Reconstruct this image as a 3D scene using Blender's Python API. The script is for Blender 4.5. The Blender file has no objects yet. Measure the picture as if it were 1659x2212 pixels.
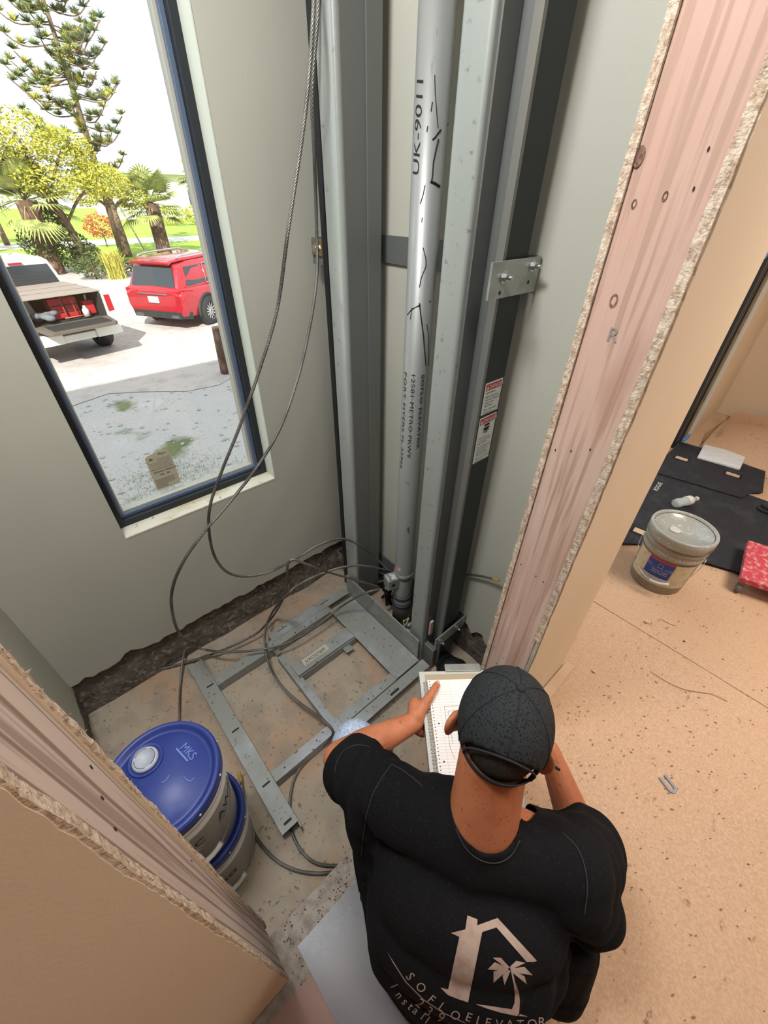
import bpy, bmesh, math, random
from math import sin, cos, pi, radians, atan2, sqrt, hypot
from mathutils import Vector, Matrix, noise
from mathutils.bvhtree import BVHTree
random.seed(7)
scn = bpy.context.scene
col = scn.collection
V = Vector

# ---------------------------------------------------------------- camera
CAM = V((0, 0, 1.7))
RW = Matrix(((0.66601087, 0.74583287, 0.01276091),
             (0.46420214, -0.40100904, -0.78975194),
             (-0.58390572, 0.53190702, -0.6132936)))
FP = 882.85
cam_d = bpy.data.cameras.new('camera')
cam = bpy.data.objects.new('camera', cam_d); col.objects.link(cam)
cx_, cy_, cz_ = RW[0], -RW[1], -RW[2]
cam.matrix_world = Matrix(((cx_[0], cy_[0], cz_[0], CAM[0]), (cx_[1], cy_[1], cz_[1], CAM[1]),
                           (cx_[2], cy_[2], cz_[2], CAM[2]), (0, 0, 0, 1)))
cam_d.sensor_fit = 'HORIZONTAL'; cam_d.sensor_width = 36
cam_d.lens = FP / 1659 * 36
cam_d.clip_start = 0.02; cam_d.clip_end = 500
scn.camera = cam

def ray(u, v): return RW.transposed() @ V(((u-829.5)/FP, (v-1106)/FP, 1))
def onz(u, v, z): d = ray(u, v); return CAM + d*((z-CAM.z)/d.z)
def onx(u, v, x): d = ray(u, v); return CAM + d*(x/d.x)
def ony(u, v, y): d = ray(u, v); return CAM + d*(y/d.y)
def at(u, v, zc): return CAM + ray(u, v)*zc

# ---------------------------------------------------------------- materials
MATS = {}
def mat(name, c, rough=.6, metal=0, var=None, bump=None, spec=.5, trans=0, alpha=1, ior=1.45, emit=None, coat=0, sub=0):
    """var: list of (kind, scale, detail, lo, hi, colour2, stretch) layers mixed over the base"""
    m = bpy.data.materials.new(name); m.use_nodes = True
    nt = m.node_tree; nt.nodes.clear()
    N = nt.nodes.new; L = nt.links.new
    out = N('ShaderNodeOutputMaterial'); b = N('ShaderNodeBsdfPrincipled')
    L(b.outputs[0], out.inputs[0])
    b.inputs['Roughness'].default_value = rough; b.inputs['Metallic'].default_value = metal
    b.inputs['Specular IOR Level'].default_value = spec; b.inputs['IOR'].default_value = ior
    b.inputs['Transmission Weight'].default_value = trans; b.inputs['Alpha'].default_value = alpha
    b.inputs['Coat Weight'].default_value = coat
    if sub:
        b.inputs['Subsurface Weight'].default_value = sub
        b.inputs['Subsurface Radius'].default_value = (.02, .008, .004)
    if emit:
        b.inputs['Emission Color'].default_value = (*emit[0], 1); b.inputs['Emission Strength'].default_value = emit[1]
    tc = N('ShaderNodeTexCoord')
    def tex(kind, scale, detail, stretch):
        mp = N('ShaderNodeMapping'); mp.inputs['Scale'].default_value = stretch or (1, 1, 1)
        L(tc.outputs['Object'], mp.inputs[0])
        if kind == 'noise':
            t = N('ShaderNodeTexNoise'); t.inputs['Scale'].default_value = scale; t.inputs['Detail'].default_value = detail; L(mp.outputs[0], t.inputs[0]); return t.outputs[0]
        if kind == 'voronoi':
            t = N('ShaderNodeTexVoronoi'); t.inputs['Scale'].default_value = scale; L(mp.outputs[0], t.inputs[0]); return t.outputs[0]
        if kind == 'wave':
            t = N('ShaderNodeTexWave'); t.inputs['Scale'].default_value = scale; t.inputs['Distortion'].default_value = detail
            t.inputs['Detail'].default_value = 2; t.inputs['Detail Scale'].default_value = 1.5; L(mp.outputs[0], t.inputs[0]); return t.outputs[0]
    col_out = None
    for (kind, scale, detail, lo, hi, c2, stretch) in (var or []):
        t = tex(kind, scale, detail, stretch)
        mr = N('ShaderNodeMapRange'); mr.inputs[1].default_value = lo; mr.inputs[2].default_value = hi; L(t, mr.inputs[0])
        mx = N('ShaderNodeMix'); mx.data_type = 'RGBA'
        L(mr.outputs[0], mx.inputs[0])
        if col_out is None: mx.inputs[6].default_value = (*c, 1)
        else: L(col_out, mx.inputs[6])
        mx.inputs[7].default_value = (*c2, 1)
        col_out = mx.outputs[2]
    if col_out is None: b.inputs['Base Color'].default_value = (*c, 1)
    else: L(col_out, b.inputs['Base Color'])
    if bump:
        prev = None
        for (kind, scale, detail, strength, dist, stretch) in bump:
            t = tex(kind, scale, detail, stretch)
            bp = N('ShaderNodeBump'); bp.inputs['Strength'].default_value = strength; bp.inputs['Distance'].default_value = dist
            L(t, bp.inputs['Height'])
            if prev: L(prev, bp.inputs['Normal'])
            prev = bp.outputs[0]
        L(prev, b.inputs['Normal'])
    MATS[name] = m
    return m

def hx(s):
    s = s.lstrip('#'); r = [int(s[i:i+2], 16)/255 for i in (0, 2, 4)]
    return tuple(x/12.92 if x <= .04045 else ((x+.055)/1.055)**2.4 for x in r)

# ---------------------------------------------------------------- mesh helpers
class MB:
    def __init__(s): s.v = []; s.f = []; s.mi = []; s.m = 0; s.sm = []
    def add(s, vs, fs, smooth=False):
        o = len(s.v); s.v += [V(p) for p in vs]
        for f in fs: s.f.append([i+o for i in f]); s.mi.append(s.m); s.sm.append(smooth)
        return s
    def box(s, a, b, M=None):
        (x0, y0, z0), (x1, y1, z1) = a, b
        vs = [V(p) for p in ((x0,y0,z0),(x1,y0,z0),(x1,y1,z0),(x0,y1,z0),(x0,y0,z1),(x1,y0,z1),(x1,y1,z1),(x0,y1,z1))]
        if M: vs = [M @ p for p in vs]
        return s.add(vs, [(0,3,2,1),(4,5,6,7),(0,1,5,4),(1,2,6,5),(2,3,7,6),(3,0,4,7)])
    def prism(s, poly, d, M=None):
        """poly: list of 3D points, extruded by vector d"""
        n = len(poly); p = [V(q) for q in poly]; q = [a+V(d) for a in p]
        vs = p+q
        if M: vs = [M @ a for a in vs]
        nrm = V((0,0,0))
        for i in range(n): nrm += p[i].cross(p[(i+1) % n])
        fs = [list(range(n))[::-1], list(range(n, 2*n))]+[(i, (i+1) % n, n+(i+1) % n, n+i) for i in range(n)]
        if nrm.dot(V(d)) < 0: fs = [f[::-1] for f in fs]
        return s.add(vs, fs)
    def tube(s, pts, r, n=8, cap=True, smooth=True):
        pts = [V(p) for p in pts]; R = r if isinstance(r, (list, tuple)) else [r]*len(pts)
        t0 = (pts[1]-pts[0]).normalized(); up = V((0,0,1)) if abs(t0.z) < .9 else V((1,0,0))
        a = t0.cross(up).normalized(); vs = []
        for i, p in enumerate(pts):
            t = (pts[min(i+1, len(pts)-1)]-pts[max(i-1, 0)]).normalized()
            a = (a-t*a.dot(t))
            a = a.normalized() if a.length > 1e-6 else t.orthogonal().normalized()
            b = t.cross(a)
            vs += [p+(a*cos(2*pi*k/n)+b*sin(2*pi*k/n))*R[i] for k in range(n)]
        fs = []
        for i in range(len(pts)-1):
            for k in range(n): fs.append((i*n+k, i*n+(k+1) % n, (i+1)*n+(k+1) % n, (i+1)*n+k))
        s.add(vs, fs, smooth)
        if cap:
            o = len(s.v)-len(vs)
            s.f.append([o+k for k in range(n)][::-1]); s.mi.append(s.m); s.sm.append(False)
            e = o+(len(pts)-1)*n
            s.f.append([e+k for k in range(n)]); s.mi.append(s.m); s.sm.append(False)
        return s
    def cyl(s, p0, p1, r, r1=None, n=20, smooth=True): return s.tube([p0, p1], [r, r if r1 is None else r1], n, True, smooth)
    def lathe(s, prof, o=(0,0,0), n=48, smooth=True, cap0=True, cap1=True):
        o = V(o); vs = []
        for (r, z) in prof: vs += [o+V((r*cos(2*pi*k/n), r*sin(2*pi*k/n), z)) for k in range(n)]
        fs = [(i*n+k, i*n+(k+1) % n, (i+1)*n+(k+1) % n, (i+1)*n+k) for i in range(len(prof)-1) for k in range(n)]
        s.add(vs, fs, smooth); b = len(s.v)-len(vs)
        if cap0: s.f.append([b+k for k in range(n)][::-1]); s.mi.append(s.m); s.sm.append(False)
        if cap1: e = b+(len(prof)-1)*n; s.f.append([e+k for k in range(n)]); s.mi.append(s.m); s.sm.append(False)
        return s
    def ball(s, c, r, n=16, m=10, M=None):
        r = r if isinstance(r, (tuple, list)) else (r, r, r); vs = []; fs = []
        for i in range(m+1):
            th = pi*i/m
            for k in range(n): vs.append(V((r[0]*sin(th)*cos(2*pi*k/n), r[1]*sin(th)*sin(2*pi*k/n), r[2]*cos(th))))
        for i in range(m):
            for k in range(n): fs.append((i*n+k, (i+1)*n+k, (i+1)*n+(k+1) % n, i*n+(k+1) % n))
        vs = [(M @ p if M else p)+V(c) for p in vs]
        return s.add(vs, fs, True)
    def capsule(s, p0, p1, r0, r1, n=16):
        s.tube([p0, p1], [r0, r1], n); s.ball(p0, r0, n, 8); s.ball(p1, r1, n, 8); return s
    def hexbolt(s, p, d, r, h, stud=None):
        p = V(p); d = V(d).normalized()
        s.tube([p, p+d*h*.18], r*1.45, 18, True, False)
        s.tube([p+d*h*.18, p+d*h], r, 6, True, False)
        if stud: s.tube([p+d*h, p+d*stud], r*.5, 10, True, True)
        return s

def wmat(o):
    m = o.matrix_basis.copy()
    while o.parent: o = o.parent; m = o.matrix_basis @ m
    return m
def build(name, mb, mats, parent=None, world=True, bevel=0, seg=2, weld=False):
    me = bpy.data.meshes.new(name)
    vs = mb.v
    if parent is not None and world:
        inv = wmat(parent).inverted(); vs = [inv @ p for p in vs]
    me.from_pydata([tuple(p) for p in vs], [], mb.f)
    ms = mats if isinstance(mats, (list, tuple)) else [mats]
    for m in ms: me.materials.append(m)
    me.polygons.foreach_set('material_index', mb.mi)
    me.polygons.foreach_set('use_smooth', mb.sm)
    if weld:
        bm = bmesh.new(); bm.from_mesh(me); bmesh.ops.remove_doubles(bm, verts=bm.verts, dist=1e-5); bm.to_mesh(me); bm.free()
    me.update()
    o = bpy.data.objects.new(name, me); col.objects.link(o)
    if parent is not None: o.parent = parent
    if bevel:
        md = o.modifiers.new('bevel', 'BEVEL'); md.width = bevel; md.segments = seg; md.limit_method = 'ANGLE'; md.angle_limit = radians(40)
        md.harden_normals = False
    return o
def tag(o, label=None, cat=None, group=None, kind=None):
    if label: o['label'] = label
    if cat: o['category'] = cat
    if group: o['group'] = group
    if kind: o['kind'] = kind
    return o
def thing(name, loc, label, cat, rz=0, group=None):
    o = bpy.data.objects.new(name, None); col.objects.link(o)
    o.empty_display_size = .05
    o.location = loc; o.rotation_euler = (0, 0, rz)
    return tag(o, label, cat, group)
def struct(name, mb, m, bevel=0): return tag(build(name, mb, m, bevel=bevel), kind='structure')
def copy_tree(o, parent=None):
    c = o.copy(); col.objects.link(c)
    if parent: c.parent = parent
    for ch in list(o.children): copy_tree(ch, c)
    return c

def catmull(P, step=.02):
    P = [V(p) for p in P]; Q = [P[0]*2-P[1]]+P+[P[-1]*2-P[-2]]; out = []
    for i in range(1, len(Q)-2):
        n = max(2, int((Q[i+1]-Q[i]).length/step))
        for k in range(n):
            t = k/n
            out.append(.5*((2*Q[i])+(Q[i+1]-Q[i-1])*t+(2*Q[i-1]-5*Q[i]+4*Q[i+1]-Q[i+2])*t*t+(3*Q[i]-Q[i-1]-3*Q[i+1]+Q[i+2])*t**3))
    out.append(P[-1]); return out

def text2d(s, size=1, font=None, shear=0, space=1.0, align='LEFT', res=3):
    """flat outline text as (verts, faces) in the XY plane"""
    cu = bpy.data.curves.new('txt', 'FONT'); cu.body = s; cu.size = size; cu.shear = shear; cu.space_character = space
    cu.align_x = align; cu.resolution_u = res; cu.fill_mode = 'FRONT'
    o = bpy.data.objects.new('txt', cu); col.objects.link(o)
    bpy.context.view_layer.update()
    dg = bpy.context.evaluated_depsgraph_get(); me = bpy.data.meshes.new_from_object(o.evaluated_get(dg))
    vs = [v.co.copy() for v in me.vertices]; fs = [list(p.vertices) for p in me.polygons]
    bpy.data.objects.remove(o); bpy.data.meshes.remove(me); bpy.data.curves.remove(cu)
    return vs, fs
def fine(vs, fs, step):
    bm = bmesh.new(); B = [bm.verts.new(p) for p in vs]
    for f in fs:
        try: bm.faces.new([B[i] for i in f])
        except ValueError: pass
    bmesh.ops.triangulate(bm, faces=bm.faces[:])
    for _ in range(5):
        L_ = [e for e in bm.edges if e.calc_length() > step]
        if not L_: break
        bmesh.ops.subdivide_edges(bm, edges=L_, cuts=1); bmesh.ops.triangulate(bm, faces=bm.faces[:])
    bm.verts.index_update(); r = [v.co.copy() for v in bm.verts], [[v.index for v in f.verts] for f in bm.faces]; bm.free(); return r
def put_text(mb, s, size, fn, sub=0, **k):
    vs, fs = text2d(s, size, **k)
    if sub: vs, fs = fine(vs, fs, sub)
    mb.add([fn(p.x, p.y) for p in vs], fs)
    return mb
def plane_fn(o, ex, ey, off=0):
    o, ex, ey = V(o), V(ex).normalized(), V(ey).normalized(); n = ex.cross(ey)
    return lambda x, y: o+ex*x+ey*y+n*off
def bake(o, mods):
    """apply modifiers given as (type, dict) and return the evaluated mesh object"""
    for t, kw in mods:
        m = o.modifiers.new(t, t)
        for k, v in kw.items(): setattr(m, k, v)
    bpy.context.view_layer.update()
    dg = bpy.context.evaluated_depsgraph_get(); me = bpy.data.meshes.new_from_object(o.evaluated_get(dg))
    o.modifiers.clear(); old = o.data; o.data = me; bpy.data.meshes.remove(old)
    return o
# ---------------------------------------------------------------- palette
DW = mat('shaft_drywall', hx('#b3b2a6'), .75, var=[('noise', 1.5, 2, .3, .8, hx('#a9a89d'), None)], bump=[('noise', 180, 2, .12, .002, None), ('noise', 9, 3, .15, .004, None)])
DWC = mat('cream_drywall', hx('#d9c6ad'), .72, var=[('noise', 1.2, 2, .35, .75, hx('#d0bba1'), None)], bump=[('noise', 160, 2, .10, .002, None)])
GYP = mat('torn_gypsum', hx('#d0bfab'), .95, var=[('noise', 150, 4, .40, .65, hx('#a98f78'), (1, 1, .5))], bump=[('noise', 260, 4, .7, .003, None)])
PAPERD = mat('drywall_paper_torn', hx('#9b8672'), .95, bump=[('noise', 70, 5, .8, .006, None)])
CURB = mat('curb_concrete', hx('#6f665c'), .95, var=[('noise', 14, 6, .35, .7, hx('#4c443c'), None), ('noise', 45, 4, .55, .7, hx('#8f887c'), None)], bump=[('noise', 35, 6, .9, .02, None), ('noise', 160, 3, .5, .004, None)])
PIT = mat('pit_concrete', hx('#a89a88'), .9, var=[('noise', 3, 4, .45, .62, hx('#ab9078'), None), ('noise', 9, 5, .5, .75, hx('#8f8577'), None), ('noise', 70, 3, .62, .72, hx('#6f6558'), None)], bump=[('noise', 60, 4, .3, .004, None)])
SLAB = mat('slab_edge_concrete', hx('#a59a8e'), .9, var=[('noise', 40, 5, .4, .7, hx('#857a70'), None), ('noise', 120, 2, .66, .7, hx('#4d4038'), (1, 3, 1))], bump=[('noise', 80, 5, .5, .004, None)])
KRAFT = mat('kraft_paper', hx('#bc9775'), .82, var=[('noise', .9, 3, .35, .7, hx('#b09078'), None), ('noise', 26, 3, .66, .72, hx('#86664a'), (1, .45, 1)), ('noise', 9, 4, .68, .8, hx('#9a785a'), None), ('noise', 140, 2, .35, .7, hx('#c3a488'), None)], bump=[('noise', 6, 3, .25, .01, None), ('noise', 90, 2, .12, .002, None)])
KRAFT2 = mat('kraft_paper_light', hx('#c6a88c'), .8, var=[('noise', 4, 3, .4, .7, hx('#b99b7f'), None)], bump=[('noise', 8, 3, .2, .01, None)])
PINKP = mat('rosin_paper', hx('#a88a80'), .85, var=[('noise', 5, 3, .4, .7, hx('#9a7d72'), None)])
STEEL = mat('grey_painted_steel', hx('#9a9f9b'), .42, .25, var=[('noise', 3, 3, .4, .75, hx('#8d928e'), (1, 1, .3)), ('noise', 45, 4, .62, .75, hx('#6d726e'), None)], bump=[('noise', 120, 2, .05, .001, None)], coat=.15)
STEELG = mat('glossy_grey_steel', hx('#a3a8a5'), .26, .3, var=[('noise', 3, 3, .4, .75, hx('#969a97'), (1, 1, .3)), ('noise', 25, 4, .66, .74, hx('#767b77'), None)], bump=[('noise', 14, 3, .12, .004, None)], coat=.4)
STEELD = mat('weathered_grey_steel', hx('#6a6d6b'), .5, .3, var=[('noise', 5, 4, .45, .7, hx('#77736b'), (1, 1, .2))], bump=[('noise', 120, 2, .05, .001, None)])
FRAMEM = mat('grey_frame_paint', hx('#8e908a'), .5, .12, var=[('noise', 5, 4, .5, .68, hx('#a3a7ad'), None), ('noise', 60, 3, .64, .7, hx('#5d5f5b'), None)])
BLACKR = mat('black_steel_rail', hx('#232527'), .5, .2)
BLACK = mat('black_plastic', hx('#1d1e20'), .45)
GALV = mat('galvanised_plate', hx('#a3a49f'), .42, .55, var=[('noise', 20, 3, .45, .65, hx('#939590'), None)])
BOLT = mat('zinc_bolt', hx('#b4b6b5'), .28, .9)
BRASS = mat('yellowed_zinc', hx('#a58a66'), .3, .85)
CYLM = mat('cylinder_grey_paint', hx('#888a88'), .4, .25, var=[('noise', 4, 4, .45, .7, hx('#949694'), (1, 1, .3)), ('noise', 22, 5, .68, .74, hx('#3d3c3a'), (1, 1, .35))], coat=.12)
INK = mat('black_ink', hx('#1c1b1b'), .7)
WIRE = mat('steel_wire_rope', hx('#7d7a75'), .42, .6, var=[('noise', 6, 2, .4, .6, hx('#56534f'), None)])
YTAPE = mat('yellowed_tape', hx('#a88b3a'), .6)
STUD = mat('stud_lumber', hx('#cdb0a2'), .8, var=[('noise', 2.6, 3, .35, .7, hx('#b8917f'), (1, 1, .5)), ('noise', 90, 4, .50, .62, hx('#b0907f'), (1, .3, .035)), ('noise', 26, 3, .60, .72, hx('#dcc6b8'), (1, 1, .03)), ('noise', 7, 2, .62, .72, hx('#a37c69'), (1, 1, .25))], bump=[('noise', 90, 4, .5, .003, (1, .3, .035)), ('noise', 22, 3, .5, .004, (1, 1, .05))])
STUDL = mat('stud_lumber_pale', hx('#c9b7ac'), .8, var=[('noise', 2.2, 3, .35, .7, hx('#b7a195'), (1, 1, .5)), ('noise', 60, 3, .52, .62, hx('#a08a7e'), (1, .3, .02)), ('wave', 9, 5, .86, .98, hx('#8b766b'), (1, .2, .05))], bump=[('noise', 60, 3, .4, .003, (1, .3, .03)), ('noise', 80, 3, .15, .002, (1, 1, .12))])
KNOT = mat('dark_knot', hx('#5e4438'), .9, var=[('noise', 120, 3, .4, .6, hx('#8a6a5c'), None)])
WHITE = mat('white_paint', hx('#d9d8d0'), .5)
WINF = mat('black_window_frame', hx('#24282c'), .38, .1)
GLASS = None
RED = mat('danger_red', hx('#b8313f'), .5); LABEL = mat('label_white', hx('#dcdad6'), .5)
STK = mat('window_sticker_paper', hx('#b0a894'), .8); GREYINK = mat('grey_ink', hx('#57544f'), .8)
BLUEL = mat('blue_lid_plastic', hx('#27377c'), .42, var=[('noise', 7, 5, .60, .8, hx('#4a5ba0'), None)], bump=[('noise', 40, 3, .08, .002, None)])
WPL = mat('white_bucket_plastic', hx('#bfbcb6'), .4, sub=0)
GCAP = mat('grey_cap_plastic', hx('#a4a8b4'), .45)
EMB = mat('light_blue_emboss', hx('#5f78b8'), .5)
GRAYB = mat('translucent_grey_bucket', hx('#8b867c'), .35, var=[('noise', 8, 3, .4, .7, hx('#989389'), None)])
GRAYLID = mat('grey_lid_plastic', hx('#9a9c98'), .3, var=[('noise', 60, 3, .6, .68, hx('#b9bab5'), None)], coat=.2)
TANL = mat('tan_label_paper', hx('#c9bd9f'), .7, var=[('noise', 40, 3, .5, .7, hx('#aea285'), None)])
BLUELB = mat('blue_label_print', hx('#2c4492'), .6, var=[('noise', 5, 1, .5, .75, hx('#7f93c4'), (1, 1, 4))])
LGREY = mat('grey_label_print', hx('#b3b5b8'), .6)
SKIN = mat('skin', hx('#b97350'), .55, var=[('noise', 14, 3, .4, .7, hx('#a9623f'), None), ('noise', 160, 2, .62, .72, hx('#8e5236'), None)], bump=[('noise', 160, 3, .2, .001, None)], sub=.12)
NAIL = mat('finger_nail', hx('#d29a85'), .35)
HAIR = mat('short_dark_hair', hx('#2c221c'), .9, var=[('noise', 300, 2, .45, .6, hx('#120e0c'), None)], bump=[('noise', 400, 2, .8, .002, None)])
SHIRT = mat('black_tshirt_cotton', hx('#121113'), .93, spec=.2, var=[('noise', 3, 3, .4, .75, hx('#0e0d0e'), None), ('noise', 260, 2, .6, .72, hx('#242324'), None)], bump=[('noise', 320, 2, .25, .0008, None), ('noise', 7, 3, .35, .015, None)])
PRINT = mat('shirt_print_tan', hx('#b09a8c'), .85, var=[('noise', 30, 4, .45, .75, hx('#94796e'), None)])
CAPM = mat('black_cap_mesh', hx('#121314'), .85, spec=.25, var=[('voronoi', 210, 0, .22, .42, hx('#292b2d'), None)], bump=[('voronoi', 210, 0, .6, .001, None)])
CAPS = mat('black_cap_cloth', hx('#26272a'), .85, spec=.25, bump=[('noise', 350, 2, .3, .001, None)])
JEAN = mat('light_blue_denim', hx('#93a5bd'), .9, var=[('noise', 120, 2, .4, .65, hx('#b9c6d6'), None)], bump=[('noise', 300, 2, .3, .001, None)])
BOOT = mat('dark_work_boot', hx('#2f2a26'), .7)
PAGE = mat('notebook_page', hx('#e6dfdb'), .8); PAGEL = mat('page_rule', hx('#b9b4bd'), .8); PENCIL = mat('pencil_line', hx('#8e8680'), .8)
CARD = mat('card_backing', hx('#a8997f'), .8); ALU = mat('aluminium_form_holder', hx('#aeb0b4'), .35, .7)
MATB = mat('black_floor_mat', hx('#26262a'), .95, var=[('noise', 8, 4, .5, .7, hx('#34343a'), (1, 1, 1)), ('noise', 220, 2, .72, .75, hx('#8b8b90'), None)], bump=[('noise', 200, 3, .7, .004, None), ('wave', 6, 1, .3, .01, (1, 0, 0))])
TAPE = mat('blue_masking_tape', hx('#5d94cf'), .6)
KHAKI = mat('khaki_jamb', hx('#8c8266'), .8, var=[('noise', 12, 3, .6, .66, hx('#3a3a36'), None)])
REDP = mat('red_dolly_plastic', hx('#b9404e'), .5, var=[('noise', 40, 4, .5, .7, hx('#d8a09c'), (1, 1, 1))], bump=[('wave', 30, 2, .4, .002, None)])
RUBBER = mat('dark_rubber', hx('#2a2a2b'), .7); TIREW = mat('grey_caster', hx('#6d6a66'), .6)
ROPE = mat('cream_string', hx('#c9b894'), .9)
GBOT = mat('clear_bottle_plastic', hx('#e8f0f4'), .06, alpha=.38, spec=1.0, bump=[('noise', 40, 3, .8, .01, None)])
PACK = mat('white_plastic_pack', hx('#d5d7dc'), .3, bump=[('noise', 25, 4, .7, .01, None)])
# outside
GRAVEL = mat('gravel_ground', hx('#8e8c8e'), .95, var=[('noise', .8, 3, .45, .7, hx('#7d7c80'), None), ('noise', 30, 5, .5, .64, hx('#6c6a68'), None), ('voronoi', 22, 0, .0, .22, hx('#b9b6b4'), None), ('noise', 1.1, 3, .58, .68, hx('#69744c'), None)], bump=[('noise', 14, 6, .8, .05, None), ('noise', 60, 3, .5, .02, None)])
SAND = mat('pale_sand_ground', hx('#b7afab'), .95, var=[('noise', 3, 5, .5, .7, hx('#a79d99'), None)], bump=[('noise', 6, 5, .5, .05, None)])
LAWN = mat('lawn_grass', hx('#8ba83c'), .95, var=[('noise', 2, 4, .4, .7, hx('#a9bf4c'), None), ('noise', 30, 3, .55, .65, hx('#6f8a34'), None)])
ROAD = mat('pale_road', hx('#cfccc6'), .9)
LEAFY = mat('yellow_green_leaf', hx('#b3b040'), .7, var=[('noise', 2.0, 2, .45, .68, hx('#7f8a3a'), None), ('noise', 5, 2, .55, .7, hx('#cdbd3c'), None)])
LEAFD = mat('dark_green_leaf', hx('#55663a'), .7, var=[('noise', 2.5, 2, .4, .65, hx('#39482b'), None), ('noise', 6, 2, .6, .7, hx('#9aa04a'), None)])
PINEM = mat('pine_needles', hx('#6f7c46'), .7, var=[('noise', 1.1, 2, .45, .6, hx('#46563a'), None), ('noise', 1.0, 2, .54, .62, hx('#b5ac4a'), None)])
FROND = mat('palm_frond_leaf', hx('#9aa05a'), .65, var=[('noise', 3, 2, .4, .65, hx('#737d46'), None), ('noise', 7, 2, .58, .7, hx('#c3bf7e'), None)])
BARK = mat('tree_bark', hx('#7a6656'), .95, var=[('noise', 8, 4, .45, .7, hx('#54463b'), (1, 1, .4))], bump=[('noise', 14, 4, .8, .04, None)])
PBARK = mat('palm_boot_bark', hx('#8e6f5f'), .95, var=[('voronoi', 5, 0, .1, .5, hx('#5a4439'), (1, 1, .7))], bump=[('voronoi', 5, 0, .9, .08, (1, 1, .7))])
FLOW = mat('orange_flower_leaf', hx('#b9603a'), .8)
STUCCO = mat('white_stucco', hx('#dcd8d0'), .9); ROOFT = mat('pale_roof_tile', hx('#c6bdb6'), .85, bump=[('wave', 6, 0, .5, .05, None)])
CARR = mat('red_car_paint', hx('#a8202c'), .22, .2, coat=.8); CARG = mat('dark_car_glass', hx('#2a3036'), .08, spec=.9)
CHROME = mat('chrome_trim', hx('#c8cacd'), .15, .95); TIRE = mat('tyre_rubber', hx('#2b2a2a'), .85)
TLIGHT = mat('tail_light_red', hx('#a51722'), .2); TRW = mat('white_truck_paint', hx('#cfcfcd'), .3, coat=.5)
BEDL = mat('black_bed_liner', hx('#2c2c2c'), .85); TONN = mat('tan_tonneau_cover', hx('#8c8076'), .8); TGATE = mat('worn_tailgate_liner', hx('#5a524a'), .8, bump=[('wave', 8, 0, .4, .01, None)])
REDC = mat('red_tool_plastic', hx('#b3202b'), .5)
m = bpy.data.materials.new('window_glass'); m.use_nodes = True; nt = m.node_tree; nt.nodes.clear()
_o = nt.nodes.new('ShaderNodeOutputMaterial'); _m = nt.nodes.new('ShaderNodeMixShader'); _t = nt.nodes.new('ShaderNodeBsdfTransparent'); _g = nt.nodes.new('ShaderNodeBsdfGlossy')
_t.inputs[0].default_value = (.95, .97, .96, 1); _g.inputs['Roughness'].default_value = .02; _m.inputs[0].default_value = .05
nt.links.new(_t.outputs[0], _m.inputs[1]); nt.links.new(_g.outputs[0], _m.inputs[2]); nt.links.new(_m.outputs[0], _o.inputs[0]); GLASS = m
m = bpy.data.materials.new('clear_film'); m.use_nodes = True; nt = m.node_tree; nt.nodes.clear()
_o = nt.nodes.new('ShaderNodeOutputMaterial'); _m = nt.nodes.new('ShaderNodeMixShader'); _t = nt.nodes.new('ShaderNodeBsdfTransparent'); _g = nt.nodes.new('ShaderNodeBsdfPrincipled')
_t.inputs[0].default_value = (.86, .86, .88, 1); _g.inputs['Base Color'].default_value = (*hx('#8c8a8c'), 1); _g.inputs['Roughness'].default_value = .3; _m.inputs[0].default_value = .38
nt.links.new(_t.outputs[0], _m.inputs[1]); nt.links.new(_g.outputs[0], _m.inputs[2]); nt.links.new(_m.outputs[0], _o.inputs[0]); FILM = m
# ================================================================ THE BUILDING
XW, YL, YR = -1.60, -.38, 1.18          # window wall, left shaft wall, rail wall
XS, XH = -.385, -.225                   # shaft side / hall side of the door wall
JL, JR = -.112, .860                    # door jambs
ZP = -.25                               # pit floor
TOP = 3.0; T = .014
WY0, WY1, WZ0, WZ1 = .056, .733, .596, 2.75

def jag(n, amp, seed, lo=0):
    rnd = random.Random(seed); return [lo+rnd.uniform(-1, 1)*amp for _ in range(n)]
# --- window wall
mb = MB()
for (y0, y1, z0, z1) in ((-.6, WY0, .15, TOP), (WY1, 1.42, .15, TOP), (WY0, WY1, .15, WZ0), (WY0, WY1, WZ1, TOP)):
    mb.box((XW-.22, y0, z0), (XW, y1, z1))
mb.box((XW-.22, -.6, -.02), (XW-.03, 1.42, .15))
ys = [-.6+i*.028 for i in range(73)]; js = jag(73, .009, 3, -.028)
for i in range(73):
    if i < 11: js[i] += .012
    if 14 < i < 19: js[i] += .03*(1 if i in (16, 17) else .5)
poly = [(XW, ys[i], js[i]) for i in range(73)]+[(XW, ys[-1], .15), (XW, ys[0], .15)]
mb.m = 1
mb.prism(poly[:], (-.014, 0, 0))
struct('wall_back', mb, [DW, DW])
# upper storey exterior (casts the shade on the yard)
mb = MB().box((-1.82, -9, TOP), (-1.62, 1.42, 5.6)).box((-1.82, -9, -1.6), (-1.66, -.6, TOP)).box((-1.0, 1.42, TOP), (-.86, 9, 5.6)).box((-1.82, 1.42, TOP), (-.86, 1.56, 5.6)).box((-1.82, 1.42, -1.6), (-.86, 1.5, TOP)).box((-2.1, -9.2, 5.6), (5, 9, 5.8))
struct('wall_exterior', mb, STUCCO)
mb = MB().box((XW-.22, -.6, -1.6), (XW-.06, 1.42, -.02)).box((-1.0, 1.42, -1.6), (-.72, 9, -.01))
mb2 = MB()
n = 60; m_ = 9
vs = []; fs = []
for i in range(n+1):
    for j in range(m_+1):
        y = -.42+i*(1.84/n); z = ZP-.02+j*(.25/m_)
        vs.append((XW-.005-.03*(j/m_)+.012*noise.noise((y*7, z*9, 3)), y, z))
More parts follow.
